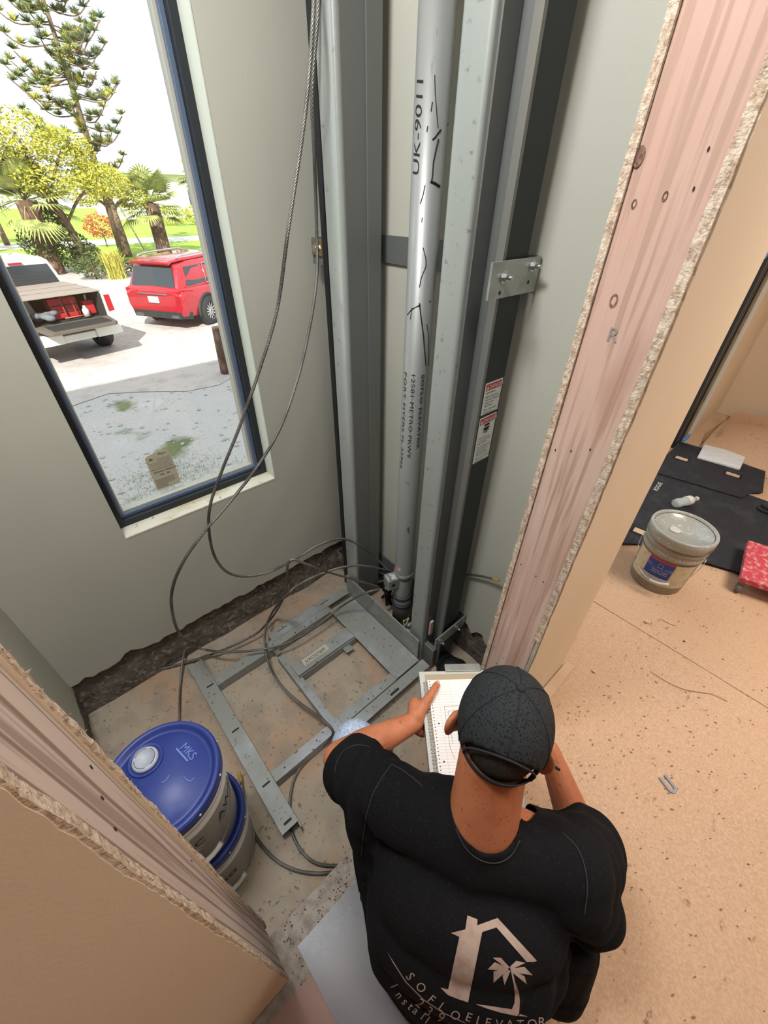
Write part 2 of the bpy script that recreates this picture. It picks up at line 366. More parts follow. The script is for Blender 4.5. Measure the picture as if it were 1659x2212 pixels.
for i in range(n):
    for j in range(m_): fs.append((i*(m_+1)+j, (i+1)*(m_+1)+j, (i+1)*(m_+1)+j+1, i*(m_+1)+j+1))
mb2.add(vs, [f[::1] for f in fs], True)
vs = []
for i in range(n+1):
    for j in range(m_+1):
        x = XW-.05+i*(1.35/n); z = ZP-.02+j*(.25/m_); vs.append((x, YL-.02+.01*noise.noise((x*7, z*9, 8)), z))
mb2.add(vs, [f[::-1] for f in fs], True)
vs = []
for i in range(n+1):
    for j in range(m_+1):
        x = XW-.05+i*(1.35/n); z = ZP-.02+j*(.25/m_); vs.append((x, YR+.02+.01*noise.noise((x*7, z*9, 5)), z))
mb2.add(vs, [f[::1] for f in fs], True)
mb2.box((XW-.2, YL-.2, ZP-.2), (XS, YL-.03, -.03)).box((XW-.2, YR+.04, ZP-.2), (XS, YR+.12, -.03))
struct('wall_foundation', mb2, CURB)
struct('wall_foundation', mb, STUCCO)
# --- left shaft wall
mb = MB(); xs = [XW-.02+i*.03 for i in range(42)]; js = jag(42, .008, 5, -.055)
mb.prism([(xs[i], YL, js[i]) for i in range(42)]+[(xs[-1], YL, TOP), (xs[0], YL, TOP)], (0, -.12, 0))
struct('wall_left', mb, DW)
# --- rail wall with cream far side
mb = MB(); js = jag(42, .007, 9, -.03)
for i in range(30, 42): js[i] += (.03 if i % 3 else -.02)
mb.prism([(xs[i], YR, js[i]) for i in range(42)]+[(xs[-1], YR, TOP), (xs[0], YR, TOP)], (0, .10, 0))
mb.m = 1; mb.box((-.86, YR+.101, 0), (XH-T-.001, 1.3175, 2.75))
struct('wall_right', mb, [DW, DWC])
# --- door wall, left segment : drywall sheets either side of the stud
def sheet(x0, x1, y0, y1, edge, seed, z0=.0, z1=TOP, amp=.0045, mi=0, mb=None, step=.012):
    """sheet of gypsum board with a ragged cut edge on side edge ('y0' or 'y1')"""
    mb = mb or MB(); mb.m = mi; rnd = random.Random(seed); n = int((z1-z0)/step); o = 0; P = []
    for i in range(n+1):
        o = o*.8+rnd.uniform(-amp, amp); P.append((z0+(z1-z0)*i/n, o))
    if edge == 'y1': poly = [(x0, y0, z0)]+[(x0, y1+j, z) for z, j in P]+[(x0, y0, z1)]
    else: poly = [(x0, y1, z0)]+[(x0, y0+j, z) for z, j in P]+[(x0, y1, z1)]
    mb.prism(poly, (x1-x0, 0, 0)); return mb

mb = MB()
sheet(XH-T, XH, -3.2, JL+.001, 'y1', 11, mb=mb, mi=0, amp=.0012, z0=.045)
mb.m = 2
sheet(XH-T-.0008, XH-.0012, JL-.06, JL+.005, 'y1', 12, mb=mb, mi=1, amp=.0009, z0=.05, step=.006)
sheet(XS, XS+T, -3.2, JL+.002, 'y1', 13, mb=mb, mi=0, amp=.001, z0=-.04)
sheet(XS+.001, XS+T-.001, JL-.05, JL+.004, 'y1', 14, mb=mb, mi=1, amp=.0008, z0=-.03, step=.006)
mb.m = 0; mb.box((XS+T, -3.2, 0), (XH-T, JL-.12, TOP))
struct('wall_front', mb, [DWC, GYP, PAPERD])
# right segment
mb = MB()
sheet(XH-T, XH, JR+.004, 1.318, 'y0', 21, mb=mb, mi=0, amp=.002, z0=.004)
sheet(XH-T-.006, XH-.003, JR-.0045, JR+.05, 'y0', 22, mb=mb, mi=1, amp=.0007, z0=.62, step=.006)
sheet(XH-.012, XH-.003, JR-.002, JR+.05, 'y0', 23, mb=mb, mi=2, amp=.001, z0=.01, z1=.62)
sheet(XS, XS+T, JR-.004, YR+.02, 'y0', 24, mb=mb, mi=1, amp=.0008, z0=-.03, step=.008)
mb.m = 2; mb.box((XS-.0012, JR+.002, -.03), (XS, YR+.02, TOP))
mb.m = 0; mb.box((XS+T, JR+.05, 0), (XH-T, 1.29, TOP))
struct('wall_front', mb, [DWC, GYP, DW])
# header over the opening
mb = MB().box((XS, JL-.01, 2.5), (XH, JR+.01, TOP)); struct('wall_front', mb, DWC)

# studs at the jambs
def stud(y0, y1, face, mt, label, seed, knots, holes):
    t = thing('wall_stud', (XS+T, (y0+y1)/2, 0), label, 'stud')
    mb = MB(); n = 60; x0, x1 = XS+T+.0015, XH-T-.0015
    yf = y1 if face > 0 else y0; yb = y0 if face > 0 else y1
    nx = 8; vs = []
    for i in range(n+1):
        z = -.0+i*(2.5/n)
        for k in range(nx+1):
            x = x0+(x1-x0)*k/nx; e = .0022 if k in (0, nx) else 0
            vs.append((x, yf-face*(e+.0006*noise.noise((x*30, z*6, seed))), z))
    fs = [(i*(nx+1)+k, i*(nx+1)+k+1, (i+1)*(nx+1)+k+1, (i+1)*(nx+1)+k) for i in range(n) for k in range(nx)]
    if face > 0: fs = [f[::-1] for f in fs]
    mb.add(vs, fs, True)
    mb.box((x0, min(yb, yf-face*.004), 0), (x1, max(yb, yf-face*.004), 2.5))
    build('board', mb, mt, t)
    for (x, z, r) in knots:
        k = MB(); a = 14
        k.add([(x+r*cos(2*pi*i/a), yf+face*.0007, z+r*1.7*sin(2*pi*i/a)) for i in range(a)]+[(x, yf-face*.001, z)], [((i+1) % a, i, a) if face > 0 else (i, (i+1) % a, a) for i in range(a)])
        ob = build('knot', k, KNOT, t); tag(ob, 'dark loose knot in the wood')
    for (x, z, r) in holes: build('nail_hole', MB().add([(x+r*.7*cos(2*pi*i/8), yf+face*.0009, z+r*1.5*sin(2*pi*i/8)) for i in range(8)], [list(range(8)) if face < 0 else list(range(8))[::-1]]), INK, t)
    return t
def sx(u, v, y): p = ony(u, v, y); return p.x, p.z
kn = [(*sx(1381, 338, JR), .008), (*sx(1326, 650, JR), .007), (*sx(1370, 441, JR), .004), (*sx(1437, 424, JR), .004)]
hl = [(*sx(u, v, JR), .0022) for (u, v) in ((1200, 972), (1234, 974), (1275, 971), (1126, 1219), (1158, 1245), (1174, 1257), (1068, 1399), (1087, 1421), (1073, 1433), (1499, 408), (1531, 322))]
stud(JR, JR+.038, -1, STUD, 'pinkish bare stud with knots right of the shaft opening', 4, kn, hl)
hl = [(*sx(u, v, JL), .003) for (u, v) in ((196, 1658), (220, 1725), (248, 1792), (413, 1860))]
stud(JL-.038, JL, 1, STUDL, 'pale grained stud with splintered edge left of the shaft opening', 9, [], hl)
# pencil letter on the right stud
t = MB(); put_text(t, 'R', .035, lambda x, y: V((sx(1308, 735, JR)[0]+x, JR-.0012, sx(1308, 735, JR)[1]+y)))
tag(build('pencil_mark', t, PENCIL, None), 'small pencil letter R on the right stud', 'pencil mark')
# torn paper fibres standing off the cut edge of the left sheet
mb = MB(); rnd = random.Random(2)
for i in range(260):
    z = .0+rnd.random()*1.5; x = XS+.004+rnd.random()*.010; y = JL+.004
    if i % 3 == 0: x = XH-.003-rnd.random()*.01
    l = .002+.006*rnd.random()**2.5; w = .0008+.0015*rnd.random()
    d = V((rnd.uniform(-.6, .6), .35+.8*rnd.random(), rnd.uniform(-.8, .8))).normalized()*l
    s_ = V((0, 0, 1))*w
    a = V((x, y, z)); mb.add([a-s_, a+s_, a+d+s_*.2, a+d*.6-s_*.6], [(0, 1, 2, 3)])
tag(build('torn_paper_fibres', mb, GYP), 'torn paper fibres along the cut left wallboard edges', 'torn paper', kind='stuff')

# --- floors
mb = MB(); n = 40
vs = [(XW-.05+i*(1.27/n), YL-.04+j*(1.64/n), ZP+.004*noise.noise((i*.3, j*.3, 1))) for i in range(n+1) for j in range(n+1)]
mb.add(vs, [(i*(n+1)+j, (i+1)*(n+1)+j, (i+1)*(n+1)+j+1, i*(n+1)+j+1) for i in range(n) for j in range(n)], True)
mb.box((XW-.05, YL-.04, ZP-.15), (-.33, 1.26, ZP-.02))
tag(build('floor_pit', mb, PIT), kind='structure')
mb = MB().box((-.34, -3.2, -.4), (3.4, 1.32, 0)).box((-.72, 1.32, -.4), (3.4, 5.3, 0))
mb.m = 0
tag(build('floor', mb, SLAB, bevel=.003), kind='structure')
# --- hall shell
mb = MB().box((XH, -3.3, 0), (3.4, -3.2, 2.75)); struct('wall_hall_left', mb, DWC)
mb = MB().box((3.3, -3.2, 0), (3.4, 5.2, 2.75)); struct('wall_hall_back', mb, DWC)
mb = MB().box((-.64, 5.12, 0), (3.4, 5.22, 2.75)); struct('wall_hall_far', mb, DWC)
mb = MB().box((-.86, 4.36, 0), (-.64, 5.22, 2.75)).box((-.86, 1.318, 2.3), (-.64, 4.36, 2.75)).box((-.86, 1.318, 0), (-.72, 1.6, 2.3))
struct('wall_hall_right', mb, DWC)
mb = MB().box((XS, -3.3, 2.75), (3.4, 1.318, 2.95)).box((-1.0, 1.318, 2.75), (3.4, 5.3, 2.95)).box((XW-.2, -.55, TOP), (XS+.02, 1.3, TOP+.1)); struct('ceiling', mb, DWC)
# --- black framed patio door past the corner
mb = MB()
for (y0, y1) in ((3.96, 4.02), (4.03, 4.09), (4.10, 4.15)): mb.box((-.75, y0, .0), (-.655+.006*(y0 > 4.05), y1, 2.3))
mb.box((-.76, 3.96, 0), (-.69, 4.15, 2.3)); mb.box((-.76, 1.6, 2.22), (-.66, 4.15, 2.3)); mb.box((-.76, 1.6, 0), (-.68, 1.68, 2.3)); mb.box((-.76, 1.6, .0), (-.68, 4.0, .05)); mb.box((-.75, 2.78, .05), (-.69, 2.86, 2.22))
d_ = struct('door_1', mb, WINF, bevel=.003)
build('glass_pane', MB().box((-.722, 1.68, .05), (-.716, 3.96, 2.22)), GLASS, d_)
mb = MB().box((-.80, 4.15, 0), (-.652, 4.27, 2.3)); struct('trim_1', mb, KHAKI)
mb = MB().box((-.80, 4.27, 0), (-.66, 4.29, 2.3)); mb.m = 1; mb.box((-.80, 4.29, 0), (-.638, 4.36, 2.34)); struct('trim_2', mb, [INK, WHITE])
def tape(u, v, w, h, tilt, lab):
    p = onx(u, v, -.645); mb = MB(); ey = V((0, cos(tilt), sin(tilt))); ez = V((.15, -sin(tilt), cos(tilt))).normalized()
    mb.prism([p-ey*w/2-ez*h/2, p+ey*w/2-ez*h/2, p+ey*w/2+ez*h/2*1.3, p-ey*w/2+ez*h/2], (.0015, 0, 0))
    tag(build('masking_tape', mb, TAPE), lab, 'tape')
tape(1651, 553, .20, .06, .15, 'blue masking tape band high across the black door frame')
tape(1579, 690, .10, .09, .5, 'crumpled blue tape scrap midway up the black door frame')
p = onx(1481, 950, -.648); mb = MB().box((-.652, 4.13, .003), (-.63, 4.30, .03)); tag(build('masking_tape', mb, TAPE), 'blue tape strip at the foot of the black door frame', 'tape')

# --- window
gx = XW-.125
mb = MB(); fx0, fx1 = XW-.17, XW-.075
fw = .034
mb.box((fx0, WY0, WZ0), (fx1, WY0+.022, WZ1)).box((fx0, WY1-.030, WZ0), (fx1, WY1, WZ1)).box((fx0, WY0+.022, WZ0), (fx1, WY1-.030, WZ0+.030)).box((fx0, WY0+.022, WZ1-fw), (fx1, WY1-.030, WZ1))
w_ = tag(build('window_1', mb, WINF, bevel=.002), kind='structure')
WINI = mat('window_sash_blue_grey', hx('#5b6a80'), .4, .1)
mb = MB()
mb.box((fx0+.01, WY0+.022, WZ0+.030), (XW-.10, WY0+.034, WZ1-fw)).box((fx0+.01, WY1-.046, WZ0+.030), (XW-.10, WY1-.030, WZ1-fw)).box((fx0+.01, WY0+.034, WZ0+.030), (XW-.10, WY1-.046, WZ0+.044))
build('window_sash', mb, WINI, w_, bevel=.0015)
mb = MB().box((fx0+.02, WY0+.034, WZ0+.044), (XW-.115, WY0+.040, WZ1-fw)).box((fx0+.02, WY1-.056, WZ0+.044), (XW-.115, WY1-.046, WZ1-fw)).box((fx0+.02, WY0+.04, WZ0+.044), (XW-.115, WY1-.056, WZ0+.052))
build('glazing_bead', mb, mat('pale_glazing_bead', hx('#a9a69c'), .5), w_)
build('glass_pane', MB().box((gx-.003, WY0+.034, WZ0+.05), (gx+.003, WY1-.05, WZ1-fw)), GLASS, w_)
build('stained_sill', MB().box((XW-.075, WY0+.001, WZ0-.004), (XW+.0015, WY1-.001, WZ0+.003)), mat('sill_paint', hx('#cfccba'), .7, var=[('noise', 10, 4, .52, .68, hx('#b09a6c'), (1, .4, 1)), ('noise', 40, 4, .62, .7, hx('#8f7f66'), None)]), w_)
mb = MB().box((XW-.075, WY1-.003, WZ0), (XW+.0015, WY1+.001, WZ1))
build('reveal', mb, mat('reveal_paint', hx('#c6cbbf'), .7), w_)
# manufacturer sticker on the glass
P0 = [onx(u, v, gx+.0045) for (u, v) in ((341, 1062), (390, 1040), (371, 984), (312, 992))]
c0 = P0[0]; y0, y1 = .205, .29
yl = (P0[0].y+P0[3].y)/2; yr = (P0[1].y+P0[2].y)/2; zb = (P0[0].z+P0[1].z)/2; zt = P0[3].z
st = thing('window_sticker', (gx+.0045, (yl+yr)/2, zb), 'beige torn manufacturer sticker on the lower window glass', 'sticker')
poly = [(gx+.0042, yl, zb), (gx+.0042, yr, zb), (gx+.0042, yr, zt-.005), (gx+.0042, yr-.012, zt+.012), (gx+.0042, (yl+yr)/2+.005, zt+.016), (gx+.0042, yl+.012, zt+.008), (gx+.0042, yl, zt)]
build('paper', MB().prism(poly, (-.0006, 0, 0)), STK, st)
W_ = yr-yl
fnS = lambda ox, oz: (lambda x, y: V((gx+.0047, yl+ox+x, zb+oz+y)))
mb = MB(); H_ = zt-zb
put_text(mb, 'DESIGN PRESSURE', .0125*W_/.1, fnS(.12*W_, .50*H_)); put_text(mb, '+80  -80', .0125*W_/.1, fnS(.3*W_, .40*H_)); put_text(mb, 'Miami', .013*W_/.1, fnS(.52*W_, .99*H_))
build('print', mb, INK, st)
mb = MB()
for k in range(11):
    z = zb+H_*(.05+.026*k); l = .5 if k < 4 else .9
    mb.box((gx+.0044, yl+.06*W_, z), (gx+.0047, yl+W_*(.06+l*(.85 if k % 3 else 1)), z+.0009))
for k in range(7): z = zb+H_*(.62+.045*k); mb.box((gx+.0044, yl+(.06 if k < 5 else .4)*W_, z), (gx+.0047, yl+W_*.92, z+.0009))
mb.box((gx+.0044, yl+.02*W_, zb+H_*.6), (gx+.0047, yl+.98*W_, zb+H_*.603))
mb.add([(gx+.0047, yl+.1*W_, zb+H_*.9), (gx+.0047, yl+.3*W_, zb+H_*.9), (gx+.0047, yl+.18*W_, zb+H_*.97)], [(0, 1, 2)])
build('fine_print', mb, GREYINK, st)
# ================================================================ GUIDE RAILS, CYLINDER, BRACKETS
RT = 2.95
def channel(x0, x1, y0, y1, z0, z1, t=.006):
    """box-like channel with rounded front corners, open to the wall"""
    r = .012; P = []
    def arc(cx, cy, a0, a1, n=5):
        return [(cx+r*cos(a0+(a1-a0)*i/n), cy+r*sin(a0+(a1-a0)*i/n)) for i in range(n+1)]
    P = [(x0, y1)]+arc(x0+r, y0+r, pi, 1.5*pi)+arc(x1-r, y0+r, 1.5*pi, 2*pi)+[(x1, y1), (x1-t, y1), (x1-t, y0+r), (x1-r, y0+t), (x0+r, y0+t), (x0+t, y0+r), (x0+t, y1)]
    n = len(P); mb = MB()
    vs = [(x, y, z0) for x, y in P]+[(x, y, z1) for x, y in P]
    fs = [(i, (i+1) % n, n+(i+1) % n, n+i) for i in range(n)]
    mb.add(vs, [f for f in fs], True)
    return mb
def rail(x0, x1, face, blk, label, g):
    t = thing('guide_rail', ((x0+x1)/2, 1.02, ZP), label, 'rail')
    mb = channel(x0, x1, .97, 1.072, ZP+.0, RT)
    o = build('channel', mb, g, t)
    # back lips
    mb = MB().box((x0+.006, 1.066, ZP), (x0+.03, 1.072, RT)).box((x1-.03, 1.066, ZP), (x1-.006, 1.072, RT))
    build('lip', mb, g, t)
    return t
rl = rail(-1.382, -1.290, 1, 0, 'grey steel guide rail column nearest the window', STEELG)
rr = rail(-.856, -.770, 1, 0, 'grey steel guide rail column beside the danger labels', STEEL)
# black rail members
mb = MB().box((-1.482, 1.02, ZP), (-1.452, 1.13, RT)).box((-1.452, 1.10, ZP), (-1.38, 1.13, RT)); tag(build('black_angle', mb, BLACKR, rl, bevel=.002), 'black steel angle')
mb = MB().box((-.712, 1.028, ZP), (-.690, 1.128, RT)).box((-.79, 1.10, ZP), (-.712, 1.128, RT)); tag(build('black_angle', mb, BLACKR, rr, bevel=.001), 'black steel angle')
mb = MB().box((-.712, 1.016, ZP), (-.690, 1.0279, RT)); build('edge_strip', mb, STEELD, rr)
mb = MB().box((-.7635, 1.052, ZP), (-.7125, 1.066, RT)); build('groove_plate', mb, STEELD, rr)
mb = MB().box((-1.30, 1.0721, ZP), (-1.278, 1.13, RT)); mb.box((-1.29, .985, ZP), (-1.284, 1.072, RT)); build('inner_web', mb, STEELD, rl)
mb = MB().box((-.7699, .99, ZP), (-.764, 1.0845, RT)); build('inner_web', mb, STEELD, rr)

# --- wall plates
def plate(name, lab, z0, z1, x0, x1, bolts):
    t = thing(name, ((x0+x1)/2, YR, z0), lab, 'bracket')
    build('plate', MB().box((x0, YR-.010, z0), (x1, YR-.0005, z1)), STEELD, t, bevel=.001)
    for (x, z) in bolts:
        build('bolt', MB().hexbolt((x, YR-.010, z), (0, -1, 0), .0095, .012, .022), BOLT, t)
    return t
plate('wall_plate', 'grey steel wall plate bolted behind the cylinder, high up', 1.502, 1.587, -1.44, -.86, [(ony(814, 538, YR).x, ony(814, 538, YR).z)])
plate('wall_plate', 'grey steel wall plate low behind the cylinder base', -.07, .022, -1.44, -.86, [])
# torn paint under the upper bolt
# --- brackets clamping the black rail (front plate + return to the wall)
def clampb(z0, z1, lab, holes, y0=.955, xb=-.674):
    t = thing('rail_bracket', (xb, 1.06, z0), lab, 'bracket')
    P = [(xb-.006, y0), (xb, y0)]+[(xb-.012+.012*cos(a), YR-.014+.012*sin(a)) for a in [i*pi/10 for i in range(6)]]+[(xb-.085, YR-.002), (xb-.085, YR-.008)]+[(xb-.012+.006*cos(a), YR-.014+.006*sin(a)) for a in [i*pi/10 for i in range(5, -1, -1)]]
    n = len(P)
    mb = MB(); vs = [(x, y, z0) for x, y in P]+[(x, y, z1) for x, y in P]
    mb.add(vs, [list(range(n))[::-1], list(range(n, 2*n))]+[(i, (i+1) % n, n+(i+1) % n, n+i) for i in range(n)])
    build('plate', mb, GALV, t)
    for (y, z) in holes[:2]: build('bolt', MB().hexbolt((xb, y, z), (1, 0, 0), .010, .012, .026), BOLT, t)
    for (y, z) in holes[2:]: build('hole', MB().add([(xb+.0006, y+.005*cos(2*pi*i/12), z+.005*sin(2*pi*i/12)) for i in range(12)], [list(range(12))]), INK, t)
    return t
clampb(1.492, 1.575, 'flat silver bracket bolted across the black rail, high up', [(1.008, 1.540), (1.132, 1.556), (1.127, 1.518), (1.002, 1.505)])
clampb(-.01, .062, 'curved silver bracket around the black rail near the pit', [(.985, .03), (1.10, .035)], xb=-.672)
# --- small angle clips on the window side
def clip(zc, lab, small=False):
    t = thing('rail_clip', (-1.545, 1.03, zc-.04), lab, 'clip')
    x0, x1 = -1.560, -1.482
    if small: x0 = -1.55
    build('angle_plate', MB().box((x0, 1.028, zc-.055), (x1, 1.034, zc+.035)).box((x0, 1.034, zc-.055), (x0+.006, 1.10, zc+.035)), STEELD, t, bevel=.001)
    mb = MB().box((x0+.008, 1.020, zc-.022), (x1-.004, 1.0279, zc+.028)); build('square_washer', mb, BRASS, t, bevel=.002)
    build('bolt', MB().hexbolt(((x0+x1)/2, 1.020, zc+.003), (0, -1, 0), .012, .012), BOLT, t)
    build('hole', MB().lathe([(.0, 0), (.004, 0)], n=10), INK, t, world=False).location = V(((x0+x1)/2-.0, 0, 0)) - t.location + V((0, 1.03, zc-.04))
    return t
def clip2(zc, lab):
    t = thing('rail_clip', (-1.53, 1.03, zc-.04), lab, 'clip')
    x0, x1 = -1.560, -1.478
    build('angle_plate', MB().box((x0, 1.028, zc-.05), (x1, 1.034, zc+.035)).box((x0, 1.034, zc-.05), (x0+.006, 1.10, zc+.035)), STEELD, t, bevel=.001)
    build('square_washer', MB().box((x0+.008, 1.020, zc-.020), (x1-.004, 1.0279, zc+.026)), BRASS, t, bevel=.002)
    build('bolt', MB().hexbolt(((x0+x1)/2, 1.020, zc+.003), (0, -1, 0), .012, .012), BOLT, t)
clip2(1.535, 'small bolted clip on the black angle beside the hanging cables')
clip2(-.075, 'small bolted clip on the black angle at the pit corner')

# --- danger labels
def danger(z0, z1, lab, lines, hand):
    y0, y1 = 1.033, 1.120; xf = -.6895
    t = thing('warning_label', (xf, (y0+y1)/2, z0), lab, 'label')
    build('sheet', MB().box((xf, y0, z0), (xf+.0006, y1, z1)), LABEL, t)
    hb = .021
    r = MB().box((xf+.0005, y0+.004, z1-.004-hb), (xf+.0009, y1-.004, z1-.004)); build('red_band', r, RED, t)
    F = lambda oy, oz: (lambda x, y: V((xf+.0013, y0+oy+x, z0+oz+y)))
    mb = MB(); put_text(mb, 'DANGER', .0185, F(.020, (z1-z0)-.0215), space=.95)
    tz = (z1-z0)-.022
    mb.add([F(.007, tz)(0, 0), F(.007, tz)(.011, 0), F(.007, tz)(.0055, .014)], [(0, 1, 2)])
    build('heading', mb, WHITE, t)
    mb = MB()
    zz = tz-.014
    if hand:
        c = (y0+y1)/2
        q = lambda a, b: V((xf+.0012, c+a, z0+zz+b))
        mb.add([q(-.016, .008), q(.014, .008), q(.014, .0), q(-.012, .0)], [(3, 2, 1, 0)])
        for (a, b, c2, d, w) in ((-.020, -.008, -.004, -.003, .003), (.018, -.008, .004, -.003, .003), (-.016, -.022, -.008, -.006, .0025), (-.005, -.026, -.003, -.006, .003), (.002, -.027, .002, -.006, .003), (.007, -.024, .006, -.006, .0025), (.014, -.02, .009, -.006, .0025), (-.010, -.012, .011, -.008, .006)):
            dx, dz = c2-a, d-b; l = hypot(dx, dz); nx_, nz = -dz/l*w/2, dx/l*w/2
            mb.add([q(a-nx_, b-nz), q(a+nx_, b+nz), q(c2+nx_, d+nz), q(c2-nx_, d-nz)], [(0, 1, 2, 3), (3, 2, 1, 0)])
        zz -= .042
    for (s, dy) in lines:
        if s: put_text(mb, s, .0088, F(.009, zz))
        zz -= dy
    build('lettering', mb, INK, t)
danger(1.153, 1.256, 'upper red and white danger label on the black rail', [('REPAIRMAN:', .0125), ('Before entering pit', .0095), ('shut main disconnect', .0095), ('switch in the', .0095), ('off position.', .0135), ('Use a 1 inch brace', .0095), ('to support car.', .008)], False)
danger(.976, 1.143, 'lower danger label showing a crushed hand pictogram', [('Elevator car can', .0095), ('come up and crush', .0095), ('you to death.', .0145), ('Put main disconnect', .0095), ('switch in the off', .0095), ('position before', .0095), ('entering this area.', .0145), ('Place a 1 inch brace', .0095), ('on top of car.', .008)], True)

# --- hydraulic cylinder
CX_, CY_, CR = -1.015, 1.068, .046
cy = thing('hydraulic_cylinder', (CX_, CY_, ZP), 'tall grey hydraulic cylinder pipe with stencilled address', 'cylinder')
build('pipe', MB().lathe([(CR, ZP+.02), (CR, .02), (CR+.0015, .022), (CR, .03), (CR, 2.95)], (CX_, CY_, 0), 64), CYLM, cy)
build('base_sleeve', MB().lathe([(CR+.004, ZP), (CR+.004, -.03), (CR+.001, -.02)], (CX_, CY_, 0), 48), STEELD, cy)
build('weld_ring', MB().lathe([(CR, .004), (CR+.004, .008), (CR+.004, .014), (CR, .018)], (CX_, CY_, 0), 48, cap0=False, cap1=False), STEELD, cy)
pts = [(CX_+(CR+.008)*cos(a), CY_+(CR+.008)*sin(a), -.045+.004*sin(a*2)) for a in [i*2*pi/40 for i in range(41)]]
tag(build('hose_band', MB().tube(pts, .004, 8), mat('dark_blue_band', hx('#23253a'), .4), cy), 'thin dark blue band')
# valve block pointing to camera-left
bd = V((-.32, -.947, 0)).normalized(); bs = V((-bd.y, bd.x, 0))
M_ = Matrix(((bs.x, bd.x, 0, CX_), (bs.y, bd.y, 0, CY_), (0, 0, 1, .13), (0, 0, 0, 1)))
vb = build('valve_block', MB().box((-.030, .03, -.035), (.030, .100, .035), M_), mat('cast_grey_block', hx('#9b9d98'), .35, .5, var=[('noise', 30, 4, .5, .7, hx('#7c7e7a'), None)]), cy, bevel=.006, seg=3)
build('collar', MB().prism([M_ @ V(p) for p in ((-.026, .03, .03), (.026, .03, .03), (.026, .088, .034), (-.026, .088, .034))], (0, 0, .003)).lathe([(CR+.004, .155), (CR+.003, .185)], (CX_, CY_, 0), 40), vb.data.materials[0], cy)
build('block_label', MB().box((-.020, .045, .0355), (.022, .095, .0360), M_), mat('silver_label', hx('#b9bbc2'), .4, var=[('noise', 90, 3, .5, .6, hx('#6f737d'), None)]), cy)
build('port_hole', MB().tube([M_ @ V((.0302, .07, .0)), M_ @ V((.0312, .07, .0))], .010, 16), INK, cy)
# curved red-and-white label above the block
def cylfn(ang0, z0, k=1, up=1, R=CR):
    """text x runs down the pipe, text y runs round it"""
    return lambda x, y: V((CX_+(R+.0007)*cos(ang0+y/R), CY_+(R+.0007)*sin(ang0+y/R), z0-x))
ac = atan2(-1.03, 1.0)             # facing the opening, in plan
mb = MB(); n = 10; a0, a1 = ac-1.05, ac-.35
vs = [(CX_+(CR+.0006)*cos(a0+(a1-a0)*i/n), CY_+(CR+.0006)*sin(a0+(a1-a0)*i/n), z) for z in (.215, .240) for i in range(n+1)]
mb.add(vs, [(i, i+1, n+2+i, n+1+i) for i in range(n)]); build('curved_label', mb, mat('pink_white_label', hx('#c9b3ae'), .5, var=[('noise', 120, 2, .5, .55, hx('#a85a5c'), None)]), cy)
# stencil text: top-to-bottom reading
def sten(s, a_base, capdeg, z0, length):
    size = capdeg/180*pi*CR/.70
    vs, fs = fine(*text2d(s, size, space=1.08), .006); w = max(p.x for p in vs)
    k = length/w; fn = cylfn(radians(a_base), z0)
    return [fn(p.x*k, p.y) for p in vs], fs
mb = MB(); mb2 = MB()
for s, a, c, z0, l in (('SOFLO ELEVATOR', -21, 17, 1.204, .294), ('12581 METRO PKWY', -64.5, 18, 1.210, .342), ('FORT MYERS FL 33966', -106, 18, 1.208, .400)):
    mb.add(*sten(s, a, c, z0, l))
    aa = radians(a+c*.47)
    for j in range(int(l/.01)):
        za = z0-j*.01
        mb2.add([(CX_+(CR+.0011)*cos(aa+d_), CY_+(CR+.0011)*sin(aa+d_), z_) for d_, z_ in ((-.017, za), (.017, za), (.017, za-.01), (-.017, za-.01))], [(3, 2, 1, 0), (0, 1, 2, 3)])
build('stencil_lettering', mb, INK, cy)
build('stencil_bridges', mb2, mat('cylinder_grey_plain', hx('#888a88'), .3, .3, coat=.3), cy)
vs, fs = fine(*text2d('UK-9011', .034, shear=.1), .006); w = max(p.x for p in vs); k = .185/w
mb = MB().add([(CX_+(CR+.0008)*cos(radians(-78)-p.y/CR), CY_+(CR+.0008)*sin(radians(-78)-p.y/CR), 1.740+p.x*k) for p in vs], fs); build('handwriting', mb, INK, cy)
# long ink scribbles / scratches down the pipe
def scr(pts, w=.0012):
    P = []
    for (u, v) in pts:
        d = ray(u, v); a = d.x**2+d.y**2; b = -2*(d.x*CX_+d.y*CY_); c = CX_**2+CY_**2-(CR+.0006)**2; q = b*b-4*a*c
        if q < 0: continue
        P.append(CAM+d*((-b-sqrt(q))/(2*a)))
    if len(P) > 1: build('ink_scratch', MB().tube(P, w, 5, True, False), INK, cy)
scr([(939, 162), (940, 200), (943, 240), (946, 275)]); scr([(934, 220), (931, 240)], .0014); scr([(924, 272), (922, 284)], .0014); scr([(968, 268), (950, 282), (940, 296), (934, 302)], .0016)
scr([(947, 300), (942, 320), (936, 350), (934, 380), (932, 392)], .0018); scr([(930, 392), (940, 396), (950, 403)], .003); scr([(918, 400), (914, 420), (908, 440)], .0012); scr([(912, 470), (911, 480)], .0014)
scr([(914, 535), (920, 560), (920, 575), (910, 600), (906, 620)], .0014); scr([(942, 640), (930, 650), (905, 660), (890, 668), (880, 680)], .0018); scr([(906, 655), (910, 690), (914, 720), (916, 745), (920, 790)], .0022); scr([(890, 665), (886, 690)], .0012)
scr([(922, 700), (926, 730), (926, 790)], .0012); scr([(876, 1040), (885, 1048)], .001); scr([(857, 1151), (875, 1155), (890, 1160)], .0009)

